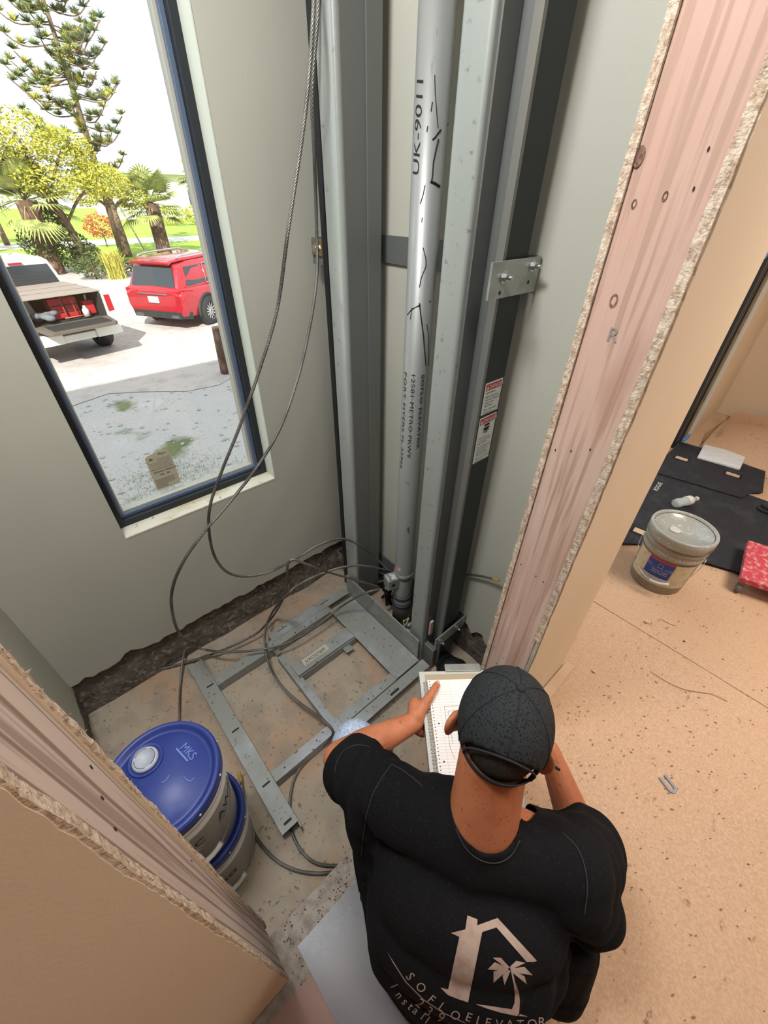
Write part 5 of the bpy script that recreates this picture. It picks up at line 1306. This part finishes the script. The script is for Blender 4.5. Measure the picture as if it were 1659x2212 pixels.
# ================================================================ YARD
ZG = -1.6
def gp(u, v, z=ZG): return onz(u, v, z)
mb = MB().box((-30.5, -30, ZG-.3), (-1.0, 30, ZG)); tag(build('ground', mb, GRAVEL), 'grey gravel and pale sand yard below the window', 'ground'); bpy.data.objects['ground']['kind'] = 'structure'
mb = MB(); n = 60; rnd = random.Random(8)
xs_ = []
def sheetg(name, x0, x1, y0, y1, m, z, lab, cat, edge=.25):
    nn = 70; L = [(x1+edge*1.4*noise.noise((i*.35, 0, 3))+edge*.5*noise.noise((i*1.3, 3, 1)), y0+(y1-y0)*i/nn) for i in range(nn+1)]
    R = [(x0+edge*noise.noise((i*.35, 5, 2)), y0+(y1-y0)*i/nn) for i in range(nn+1)]
    mb = MB().add([(x, y, z) for x, y in L]+[(x, y, z) for x, y in R], [(i+1, i, nn+1+i, nn+2+i) for i in range(nn)])
    return tag(build(name, mb, m), lab, cat)
tag(sheetg('sand_drive', -30, -9.2, -20, 25, SAND, ZG+.01, 'pale sandy parking area under the two vehicles', 'sand', .8), kind='structure')
mb = MB().box((-36, -60, ZG-.3), (-30.4, 80, ZG-.005)).box((-41, -60, ZG-.3), (-36, 80, ZG-.02)); 
tag(build('lawn', MB().box((-41.5, -60, ZG-.3), (-30.4, 90, ZG+.03)), LAWN), 'near bright green lawn strip before the pale road', 'lawn')['kind'] = 'structure'
tag(build('road', MB().box((-46.5, -60, ZG-.3), (-41.5, 90, ZG+.02)), ROAD), 'pale road strip between the lawns', 'road')['kind'] = 'structure'
tag(build('lawn', MB().box((-130, -90, ZG-.3), (-46.5, 160, ZG+.03)), LAWN), 'far bright green lawn beyond the pale road', 'lawn')['kind'] = 'structure'
# stones near the house
mb = MB(); rnd = random.Random(77)
for i in range(900):
    k = rnd.random(); x = -2.6-7.5*k; y = rnd.uniform(-.9, 4.5); s_ = .012+.045*rnd.random()**3
    c = V((x, y, ZG+s_*.2)); a = [V((rnd.uniform(.6, 1)*s_*cos(t_), rnd.uniform(.6, 1)*s_*sin(t_), 0)) for t_ in [2*pi*q/6 for q in range(6)]]
    mb.add([c+p for p in a]+[c+V((rnd.uniform(-.3, .3)*s_, rnd.uniform(-.3, .3)*s_, s_*.6))], [(q, (q+1) % 6, 6) for q in range(6)])
tag(build('yard_stones', mb, mat('pale_stone', hx('#b5b1ad'), .9)), 'loose pale stones strewn over the shaded gravel', 'stones', kind='stuff')
mb = MB()
for i in range(5200):
    cx, cy_, sp = rnd.choice(((-5.4, 1.35, .45), (-5.9, 1.0, .4), (-4.7, 1.5, .3), (-4.3, .35, .14), (-5.0, .9, .25)))
    x, y = rnd.gauss(cx, sp*.8), rnd.gauss(cy_, sp); h = .02+.035*rnd.random(); a = rnd.random()*6.3; p = V((x, y, ZG)); e = V((cos(a), sin(a), 0))
    mb.add([p-e*.003, p+e*.003, p+V((rnd.uniform(-.03, .03), rnd.uniform(-.03, .03), h))], [(0, 1, 2)])
tag(build('weed_patches', mb, mat('sparse_weed', hx('#7a8552'), .9)), 'thin patches of green weeds in the shaded gravel', 'weeds', kind='stuff')
# post near the house
p = gp(490, 806); t = MB(); t.tube([p, p+V((0, 0, .5)), p+V((.02, 0, 1.0))], [.13, .12, .11], 14); tag(build('palm_stump', t, PBARK), 'brown trunk stump by the right window edge', 'stump')
# --- vegetation
def leaves(mb, c, R, n, s, rnd, flat=.75, shell_=.45):
    for i in range(n):
        d = V((rnd.gauss(0, 1), rnd.gauss(0, 1), rnd.gauss(0, 1))).normalized(); r = shell_+(1-shell_)*rnd.random()**.5
        p = V(c)+V((d.x*R[0]*r, d.y*R[1]*r, d.z*R[2]*r)); a = V((rnd.gauss(0, 1), rnd.gauss(0, 1), rnd.gauss(0, .6))).normalized(); b = a.cross(V((rnd.gauss(0, 1), rnd.gauss(0, 1), rnd.gauss(0, 1)))).normalized()
        k = s*rnd.uniform(.6, 1.3); mb.add([p-a*k, p-b*k*.4, p+a*k, p+b*k*.4], [(0, 1, 2, 3)])
def palm(base, h, lean, nf, fl, lab, crown_r=1, sd=1, trunk=.24):
    t = thing('palm_tree', base, lab, 'palm tree', group=None); rnd = random.Random(sd); b = V(base); top = b+V((lean[0], lean[1], h))
    build('trunk', MB().tube(catmull([b, b+V((lean[0]*.25, lean[1]*.25, h*.4)), top], .4), [trunk*1.1, *[trunk]*(len(catmull([b, b+V((lean[0]*.25, lean[1]*.25, h*.4)), top], .4))-1)], 14), PBARK, t)
    mb = MB()
    for k in range(nf):
        az = 2*pi*k/nf+rnd.uniform(-.2, .2); el = rnd.uniform(-.5, 1.2); d = V((cos(az)*cos(el), sin(az)*cos(el), sin(el))); L_ = fl*rnd.uniform(.75, 1.05)
        st_ = [top+d*L_*.55*(i/5)+V((0, 0, -.10*L_*(i/5)**2)) for i in range(6)]
        mb.tube(st_, .02, 4)
        o = st_[-1]; sd_ = d.cross(V((0, 0, 1))).normalized(); up = sd_.cross(d)
        for j in range(17):
            a = radians(-80+160*j/16); l = L_*.55*(1-.25*abs(a)/1.4); dd = (d*cos(a)+sd_*sin(a)+up*.12).normalized(); w = sd_*cos(a)-d*sin(a)
            e1_ = o+dd*l*.55; e2_ = o+dd*l+V((0, 0, -.28*l)); mb.add([o-w*.012, o+w*.012, e1_+w*.05, e2_, e1_-w*.05], [(0, 1, 2, 4), (4, 2, 3)])
    build('fronds', mb, FROND, t)
    return t
def broad(base, h, crown, n, s, m, lab, sd, lean=(0, 0), tr=.13, cat='tree', name='leafy_tree', extra=None):
    t = thing(name, base, lab, cat); rnd = random.Random(sd); b = V(base); mb = MB(); top = b+V((lean[0], lean[1], h))
    C = catmull([b, b+V((lean[0]*.2+.1, lean[1]*.2, h*.35)), b+V((lean[0]*.7, lean[1]*.7, h*.7)), top], .3); mb.tube(C, [tr*(1-.6*i/len(C)) for i in range(len(C))], 10)
    for (c, R) in crown:
        st_ = C[int(len(C)*rnd.uniform(.35, .7))]; e = b+V(c); mb.tube(catmull([st_, (st_+e)/2+V((rnd.uniform(-.3, .3), rnd.uniform(-.3, .3), .1)), e], .4), tr*.3, 6)
    build('trunk', mb, BARK, t)
    mb = MB()
    for (c, R) in crown: leaves(mb, b+V(c), R, n, s, rnd)
    build('foliage', mb, m, t); return t
def pine(base, h, lab, sd=3):
    t = thing('pine_tree', base, lab, 'pine tree'); rnd = random.Random(sd); b = V(base)
    build('trunk', MB().tube([b, b+V((.1, .1, h*.5)), b+V((0, .0, h))], [.22, .12, .03], 12), BARK, t)
    mb = MB(); mt_ = MB(); z = 4.6
    while z < h-.3:
        r = 3.0*(1-(z/h))**.5+.45
        for k in range(rnd.choice((4, 5, 5))):
            az = rnd.random()*2*pi; L_ = r*rnd.uniform(.5, 1.05); d = V((cos(az), sin(az), .10)); p0 = b+V((0, 0, z+rnd.uniform(-.2, .2)))
            P = catmull([p0, p0+d*L_*.6+V((0, 0, -.12*L_)), p0+d*L_+V((0, 0, .14*L_))], .25); mt_.tube(P, .028, 5)
            for q in P[int(len(P)*.35)::2]:
                c = q+V((0, 0, .08))
                for i in range(46):
                    dd = V((rnd.gauss(0, .8), rnd.gauss(0, .8), abs(rnd.gauss(.5, .6)))).normalized()*rnd.uniform(.22, .42); w = dd.orthogonal().normalized()*.034; mb.add([c-w, c+w, c+dd], [(0, 1, 2)])
        z += rnd.uniform(.34, .55)
    build('branches', mt_, BARK, t); build('needles', mb, PINEM, t)
b = gp(268, 556); pine((b.x, b.y, ZG), 15.5, 'tall open pine rising above the other trees')
b = gp(122, 592); palm((b.x, b.y, ZG), 2.9, (0, 0), 36, 2.4, 'large palm with a rough trunk behind the white truck', sd=2, trunk=.42)
b = gp(357, 552); palm((b.x, b.y, ZG), 2.7, (0, 0), 44, 2.4, 'palm with a stout brown trunk behind the red car', sd=5, trunk=.42)
b = V((-42, 17.6, ZG)); palm(b, 4.6, (0, 0), 24, 2.4, 'smaller palm half hidden by the window frame', sd=6)
b = gp(40, 560); palm((b.x-4, b.y-1.2, ZG), 4.6, (0, 0), 26, 2.3, 'palm cut off by the left picture edge', sd=9)
b = gp(195, 588)
broad((b.x, b.y, ZG), 4.8, [((.2, -.9, 5.1), (1.5, 1.6, .9)), ((0, -2.2, 4.8), (1.4, 1.5, .8)), ((-.2, .7, 4.7), (1.3, 1.3, .8)), ((.2, 1.7, 3.7), (1.0, 1.1, .7)), ((0, -3.6, 4.6), (1.2, 1.3, .8)), ((.3, -.6, 3.6), (1.2, 1.3, .6))], 1500, .085, LEAFY, 'broad yellow-green tree in the middle of the view', 21, (-.3, -.7), .2)
b = gp(262, 552); broad((b.x+1.2, b.y+.1, ZG), 3.2, [((0, 0, 3.6), (1.3, 1.5, .8)), ((0, 1.3, 3.0), (1.0, 1.0, .7)), ((.1, -1.3, 3.3), (1.0, 1.0, .8))], 1100, .09, LEAFY, 'leafy tree with a dark trunk left of the stout palm', 22, (0, 0), .26)
b = gp(172, 612); broad((b.x-3.5, b.y+.7, ZG), 1.6, [((0, 0, 1.0), (.9, .9, .9)), ((-.2, -1.1, 1.2), (.9, .9, 1.0)), ((.1, .6, .7), (.6, .7, .6)), ((-.6, -.3, 2.1), (.6, .7, .7))], 900, .10, LEAFD, 'dark leafy shrub behind the truck cab', 23, cat='shrub', name='shrub', tr=.06)
b = gp(215, 606); broad((b.x-.5, b.y, ZG), .8, [((0, 0, .5), (.6, .9, .45)), ((-.3, 1.2, .4), (.5, .8, .35))], 700, .08, LEAFD, 'low dark hedge at the edge of the sand', 24, cat='shrub', name='shrub', tr=.04)
b = gp(255, 602); t = thing('grass_clump', (b.x, b.y, ZG), 'yellow spiky grass clump beside the red car', 'grass'); mb = MB(); rnd = random.Random(5)
for i in range(420):
    az = rnd.random()*6.3; h = rnd.uniform(.5, 1.25); r = rnd.uniform(.1, .75); p = V((b.x+rnd.gauss(0, .15), b.y+rnd.gauss(0, .15), ZG)); q = p+V((cos(az)*r*.5, sin(az)*r*.5, h*.8)); e = p+V((cos(az)*r, sin(az)*r, h)); w = V((-sin(az), cos(az), 0))*.015
    mb.add([p-w, p+w, q+w, e, q-w], [(0, 1, 2, 4), (4, 2, 3)])
build('blades', mb, mat('yellow_grass', hx('#b9b254'), .8), t)
b = gp(190, 470, ZG); broad((-40, 8.6, ZG), 1.2, [((0, 0, 1.3), (.9, 1.1, .8))], 500, .12, FLOW, 'orange flowering bush beyond the trunks', 31, cat='shrub', name='shrub', tr=.05)
for i, (y, lab) in enumerate(((25.5, 'round bright hedge bush at the far lawn edge, left one'), (29, 'round bright hedge bush at the far lawn edge, right one'))):
    broad((-62, y-4, ZG), .6, [((0, 0, 1.1), (1.6, 2.1, 1.1))], 700, .17, LEAFY, lab, 41+i, cat='shrub', name='shrub', tr=.05)
broad((-52, 21.8, ZG), 1.5, [((0, 0, 2.4), (1.2, 1.3, 1.8))], 800, .14, LEAFY, 'upright yellow-green bush in front of the far house', 45, cat='shrub', name='shrub', tr=.05)
broad((-45, 3.2, ZG), 3.4, [((0, 0, 3.6), (1.4, 3.2, 1.3)), ((0, -3, 3), (1.4, 2, 1.6))], 1200, .14, LEAFY, 'pale distant tree between the palm trunks', 46, tr=.2)
# slim leaning pole
t = MB(); p = gp(312, 540); t.tube([p, V((p.x+.3, p.y-1.1, ZG+3.4))], .05, 8); tag(build('support_pole', t, mat('pale_pole', hx('#c9bfae'), .8)), 'slim pale leaning pole left of the stout palm', 'pole')
# far house
t = thing('far_house', (-78, 34, ZG), 'white house with a pale roof beyond the lawn', 'house')
build('walls', MB().box((-92, 20, ZG), (-78, 60, ZG+5.2)), STUCCO, t)
mb = MB().prism([(-77, 19, ZG+5.2), (-93, 19, ZG+5.2), (-85, 26, ZG+9.0)], (0, 42, 0)); build('roof', mb, ROOFT, t)
for y in (30, 36, 42): build('window', MB().box((-77.99, y, ZG+1.5), (-77.9, y+2, ZG+3.6)), CARG, t)

# ================================================================ VEHICLES
def wheel(par, x, y, r, w, side, rimm, spokes=12):
    """axle along local x; side=+1 outer face to +x"""
    o = build('wheel', MB().lathe([(r*.60, -w/2), (r*.94, -w/2), (r, -w*.38), (r, w*.38), (r*.94, w/2), (r*.60, w/2)], (0, 0, 0), 40, cap0=False, cap1=False), TIRE, par, world=False)
    o.location = (x, y, r); o.rotation_euler = (0, pi/2*side, 0)
    mb = MB(); mb.lathe([(r*.60, w*.40), (r*.64, w*.46), (r*.66, w*.40), (r*.6, -w*.3)], (0, 0, 0), 40, cap0=False, cap1=False); mb.lathe([(0, w*.30), (r*.14, w*.30), (r*.14, w*.36), (0, w*.37)], (0, 0, 0), 20)
    for k in range(spokes):
        a = 2*pi*k/spokes; M = Matrix.Rotation(a, 4, 'Z'); mb.box((r*.1, -r*.045, w*.28), (r*.63, r*.045, w*.36), M)
    build('rim', mb, rimm, o, world=False)
    build('brake_disc', MB().lathe([(0, w*.05), (r*.58, w*.05)], (0, 0, 0), 30, cap0=False, cap1=False), RUBBER, o, world=False)
    return o
# local frame : +y forward, +x right, rear bumper at y=0
def loft(sections):
    """sections: list of (y, [(x,z)...]) same count; closed loops"""
    mb = MB(); n = len(sections[0][1]); vs = [(x, y, z) for y, s in sections for x, z in s]
    fs = [(i*n+k, (i+1)*n+k, (i+1)*n+(k+1) % n, i*n+(k+1) % n) for i in range(len(sections)-1) for k in range(n)]
    mb.add(vs, fs, True); mb.add([(x, sections[0][0], z) for x, z in sections[0][1]], [list(range(n))]); mb.add([(x, sections[-1][0], z) for x, z in sections[-1][1]], [list(range(n))[::-1]])
    return mb
def sec(w0, w1, w2, z0, z1, z2, crown=.03):
    R = [(w0*.8, z0), (w0, z0+.08), (w1, (z0+z1)/2), (w1*.985, z1), (w2, z2-.06), (w2*.86, z2), (0, z2+crown)]
    return R+[(-x, z) for x, z in R[-2::-1]]
sp = V((-14.2, 3.80, ZG)); hd = V((-.52, .85, 0)).normalized()
suv = thing('suv', sp, 'shiny red SUV parked with its rear corner towards the window', 'car', rz=atan2(hd.y, hd.x)-pi/2)
S_ = [(0.06, sec(.80, .90, .80, .42, .98, 1.02)), (.0, sec(.84, .93, .84, .38, .95, 1.0)), (.05, sec(.90, .97, .88, .34, 1.0, 1.12)), (.30, sec(.93, .99, .93, .30, 1.02, 1.15)), (1.0, sec(.95, 1.0, .94, .28, 1.0, 1.14)), (3.2, sec(.95, 1.0, .93, .28, .98, 1.10)), (4.1, sec(.94, .99, .90, .28, .95, 1.08)), (4.9, sec(.88, .95, .80, .30, .85, .95)), (5.15, sec(.7, .8, .6, .35, .7, .8))]
build('body', loft(S_[1:]), CARR, suv, world=False, bevel=.01)
G_ = [(.10, sec(.84, .87, .80, 1.02, 1.08, 1.14, 0)), (.38, sec(.90, .88, .72, 1.02, 1.3, 1.68, .02)), (.9, sec(.92, .89, .72, 1.02, 1.35, 1.76)), (2.6, sec(.92, .89, .72, 1.02, 1.35, 1.78)), (3.2, sec(.91, .87, .68, 1.02, 1.3, 1.66)), (4.0, sec(.86, .8, .6, 1.0, 1.05, 1.12, 0))]
build('cabin', loft(G_), CARR, suv, world=False, bevel=.01)
# roof
build('roof', loft([(.16, [(-.62, 1.70), (.62, 1.70), (.60, 1.745), (-.60, 1.745)]), (.6, [(-.69, 1.74), (.69, 1.74), (.66, 1.80), (-.66, 1.80)]), (2.5, [(-.69, 1.76), (.69, 1.76), (.66, 1.82), (-.66, 1.82)]), (3.1, [(-.66, 1.68), (.66, 1.68), (.62, 1.72), (-.62, 1.72)])]), CARR, suv, world=False, bevel=.01)
for s_ in (-1, 1):
    build('roof_rail', MB().tube(catmull([(s_*.66, .55, 1.80), (s_*.66, .75, 1.86), (s_*.66, 2.2, 1.87), (s_*.66, 2.5, 1.81)], .1), .022, 8), CHROME, suv, world=False)
    # side glass
    for (y0, y1, y2, y3) in ((.42, 1.25, 1.25, .62), (1.36, 2.10, 2.10, 1.36), (2.18, 3.35, 2.85, 2.18)):
        q = [(y0, 1.16), (y1, 1.16), (y2, 1.60), (y3, 1.60)]
        build('side_window', MB().prism([(s_*(.915-.17*(z-1.12)/.5*.95), y, z) for y, z in q], (s_*.012, 0, 0)), CARG, suv, world=False)
    build('window_trim', MB().tube([(s_*.925, 1.30, 1.135), (s_*.925, 3.3, 1.135), (s_*.80, 2.85, 1.62), (s_*.79, 1.40, 1.62), (s_*.925, 1.30, 1.135)], .014, 6), CHROME, suv, world=False)
    build('tail_light', MB().prism([(s_*.50, -.01, .98), (s_*.93, .05, .98), (s_*.96, .22, .96), (s_*.99, .55, 1.02), (s_*.96, .20, 1.07), (s_*.90, .04, 1.06)], (0, 0, .02)).prism([(s_*.5, -.015, .97), (s_*.94, .03, .97), (s_*.94, .03, 1.07), (s_*.5, .01, 1.05)], (0, .03, 0)), TLIGHT, suv, world=False)
    build('door_handle', MB().box((s_*1.0-.015, 1.42, .98), (s_*1.0+.02, 1.62, 1.01)), CHROME, suv, world=False)
    for y in (1.08, 4.15):
        wheel(suv, s_*.935, y, .39, .24, s_, CHROME)
        P = [(s_*.985, y+.47*cos(a), .39+.47*sin(a)) for a in [pi*i/16 for i in range(-1, 18)]]; build('wheel_arch', MB().tube(P, .045, 6), RUBBER, suv, world=False)
        build('arch_void', MB().cyl((s_*.955, y, .39), (s_*1.006, y, .39), .445, None, 28), RUBBER, suv, world=False)
build('rear_window', MB().prism([(-.74, .13, 1.14), (.74, .13, 1.14), (.63, .30, 1.60), (-.63, .30, 1.60)], (0, -.03, .0)), CARG, suv, world=False)
build('spoiler', MB().prism([(-.66, .18, 1.67), (.66, .18, 1.67), (.62, .50, 1.76), (-.62, .50, 1.76)], (0, 0, .03)), CARR, suv, world=False, bevel=.01)
build('chrome_bar', MB().box((-.5, -.035, .955), (.5, .0, .985)), CHROME, suv, world=False)
build('number_plate', MB().box((-.17, -.04, .74), (.17, -.01, .90)), WHITE, suv, world=False)
build('bumper', loft([(-.03, [(-.80, .34), (.80, .34), (.84, .52), (-.84, .52)]), (.3, [(-.96, .30), (.96, .30), (.985, .50), (-.985, .50)])]), RUBBER, suv, world=False, bevel=.02)
build('exhaust_trim', MB().box((-.75, -.045, .36), (-.5, -.02, .44)).box((.5, -.045, .36), (.75, -.02, .44)), CHROME, suv, world=False)
# truck
tp = V((-12.35, 1.42, ZG)); th_ = V((-.975, -.22, 0)).normalized()
tk = thing('pickup_truck', tp, 'white pickup truck with its tailgate down, seen from behind', 'pickup truck', rz=atan2(th_.y, th_.x)-pi/2)
build('frame_floor', MB().box((-.78, -.02, .62), (.78, 1.9, .86)), BEDL, tk, world=False)
for s_ in (-1, 1):
    build('bed_side', loft([(0, [(s_*.80, .60), (s_*1.0, .60), (s_*1.0, 1.0), (s_*.97, 1.40), (s_*.82, 1.40)]), (1.95, [(s_*.80, .60), (s_*1.0, .60), (s_*1.0, 1.0), (s_*.97, 1.40), (s_*.82, 1.40)])]), TRW, tk, world=False, bevel=.01)
    build('bed_liner', MB().box((s_*.80-.012, .03, .86), (s_*.80+.012, 1.88, 1.38)), BEDL, tk, world=False)
    build('tail_light', MB().prism([(s_*.86, -.02, .98), (s_*1.005, .0, .98), (s_*.99, .0, 1.33), (s_*.86, -.02, 1.33)], (0, .10, 0)), TLIGHT, tk, world=False)
    wheel(tk, s_*.88, 1.0, .42, .28, s_, CHROME, 6); wheel(tk, s_*.88, 4.6, .42, .28, s_, CHROME, 6)
build('bed_front', MB().box((-.8, 1.86, .86), (.8, 1.92, 1.38)), BEDL, tk, world=False)
build('tailgate', MB().prism([(-.80, 0, .90), (-.74, -.54, .86), (-.66, -.60, .86), (.66, -.60, .86), (.74, -.54, .86), (.80, 0, .90)], (0, 0, -.07)), TGATE, tk, world=False, bevel=.01)
mb = MB()
for k in range(9): mb.box((-.62, -.55+k*.055, .885), (.62, -.53+k*.055, .90))
build('tailgate_ribs', mb, BEDL, tk, world=False)
build('tonneau_cover', MB().box((-.86, .06, 1.405), (.86, 1.95, 1.43)).box((-.86, .6, 1.43), (.86, .66, 1.445)).box((-.86, 1.2, 1.43), (.86, 1.26, 1.445)), TONN, tk, world=False, bevel=.008)
build('bumper', MB().box((-.96, -.16, .50), (-.36, .02, .72)).box((.36, -.16, .50), (.96, .02, .72)).box((-.36, -.12, .50), (.36, .02, .66)), WHITE, tk, world=False, bevel=.02)
CBX = [(1.98, [(-.94, .55), (.94, .55), (.99, 1.0), (.93, 1.38), (-.93, 1.38), (-.99, 1.0)]), (5.8, [(-.94, .55), (.94, .55), (.97, .9), (.85, 1.2), (-.85, 1.2), (-.97, .9)])]
build('cab_body', loft(CBX), TRW, tk, world=False, bevel=.02)
build('cab_top', loft([(2.0, [(-.90, 1.36), (.90, 1.36), (.70, 1.92), (-.70, 1.92)]), (2.3, [(-.91, 1.36), (.91, 1.36), (.72, 1.96), (-.72, 1.96)]), (3.9, [(-.91, 1.36), (.91, 1.36), (.72, 1.95), (-.72, 1.95)]), (4.6, [(-.85, 1.25), (.85, 1.25), (.7, 1.3), (-.7, 1.3)])]), TRW, tk, world=False, bevel=.02)
build('rear_window', MB().prism([(-.78, 1.985, 1.42), (.78, 1.985, 1.42), (.66, 1.985, 1.84), (-.66, 1.985, 1.84)], (0, -.015, 0)), CARG, tk, world=False)
build('brake_light', MB().box((-.14, 1.96, 1.87), (.14, 1.995, 1.905)), TLIGHT, tk, world=False)
Mk = wmat(tk)
def intruck(x, y, z): return Mk @ V((x, y, z))
rzt = tk.rotation_euler.z
t = thing('tool_case', intruck(.10, .40, .905), 'red tool case standing in the truck bed with a wire cart in front', 'case', rz=rzt)
build('shell', MB().box((-.30, 0, 0), (.30, .30, .42)), REDC, t, world=False, bevel=.02); build('ribs', MB().box((-.29, -.012, .12), (.29, -.001, .14)).box((-.29, -.012, .26), (.29, -.001, .28)).box((-.01, -.014, .02), (.01, -.001, .40)), BLACK, t, world=False)
t = thing('wire_cart', intruck(.16, .28, .905), 'wire hand cart leaning before the red case', 'cart', rz=rzt)
build('frame', MB().tube([(-.12, 0, 0), (-.12, .06, .44), (.10, .06, .44), (.10, 0, 0)], .012, 6).tube([(-.2, -.05, .03), (.22, -.05, .03)], .015, 6), mat('orange_cart', hx('#b8604a'), .5), t, world=False)
t = thing('gas_can', intruck(.62, .45, .905), 'small red can at the right side of the truck bed', 'can', rz=rzt)
build('can_body', MB().box((-.12, -.1, 0), (.12, .12, .30)), REDC, t, world=False, bevel=.03); build('spout', MB().tube([(0, 0, .3), (0, -.04, .42)], .025, 8), WPL, t, world=False)
t = thing('jug', intruck(.44, .22, .905), 'white jug between the red case and the red can', 'jug', rz=rzt); build('jug_body', MB().lathe([(.07, 0), (.07, .14), (.03, .2), (.03, .23)], n=16), WPL, t, world=False)
t = thing('tool_bag', intruck(-.36, .30, .905), 'grey tool bag heaped in the left of the truck bed', 'bag', rz=rzt)
mb = MB(); rnd = random.Random(5)
for i in range(8): mb.ball((rnd.uniform(-.22, .2), rnd.uniform(-.12, .15), .07+rnd.uniform(0, .08)), (.11, .09, .07), 10, 7)
o = build('bag_body', mb, mat('grey_bag', hx('#6b6e75'), .8), t, world=False); bake(o, [('REMESH', dict(mode='VOXEL', voxel_size=.03))])
t = thing('paper_sack', intruck(-.50, .75, .905), 'white sack leaning in the truck bed behind the grey bag', 'sack', rz=rzt); build('sack_body', MB().prism([(-.12, 0, 0), (.14, 0, 0), (.08, .12, .44), (-.14, .12, .40)], (0, .14, 0)), WHITE, t, world=False, bevel=.03)
# ================================================================ LIGHT
w = bpy.data.worlds.new('sky'); scn.world = w; w.use_nodes = True
nt = w.node_tree; bg = nt.nodes['Background']; bg.inputs[0].default_value = (.90, .95, 1.0, 1); bg.inputs[1].default_value = 1.15
def light(name, kind, loc, energy, color, size=1, sy=None, target=None):
    d = bpy.data.lights.new(name, kind); d.energy = energy; d.color = color
    if kind == 'AREA': d.shape = 'RECTANGLE' if sy else 'SQUARE'; d.size = size; d.size_y = sy or size
    o = bpy.data.objects.new(name, d); col.objects.link(o); o.location = loc
    if target is not None: o.rotation_euler = (V(target)-V(loc)).to_track_quat('-Z', 'Y').to_euler()
    return o
s = light('sun', 'SUN', (0, 0, 20), 6.5, (1, .96, .88)); s.rotation_euler = V((-.70, .42, -.62)).to_track_quat('-Z', 'Y').to_euler(); s.data.angle = .01
light('shaft_fill', 'AREA', (-.75, -.12, 2.93), 34, (.95, .98, 1), .5, .4, (-1.05, 1.1, .7))  # added fill aimed at the rail wall and flanges, no real fixture
light('hall_fill', 'AREA', (.95, 2.35, 2.70), 56, (1, .92, .82), 1.0, 1.0, (.75, 2.6, 0))  # added warm fill standing in for unseen hall sources
light('hall_fill', 'AREA', (.12, .42, 2.70), 7, (.97, .98, 1), .4, .6, (-.3, .42, 0))  # added fill above the opening, brightens the window wall and pit
for o in [x for x in scn.objects if x.type == 'LIGHT']: pass
scn.view_settings.view_transform = 'Standard'; scn.view_settings.look = 'None'; scn.view_settings.exposure = .55; scn.view_settings.gamma = 1; scn.view_settings.use_curve_mapping = False
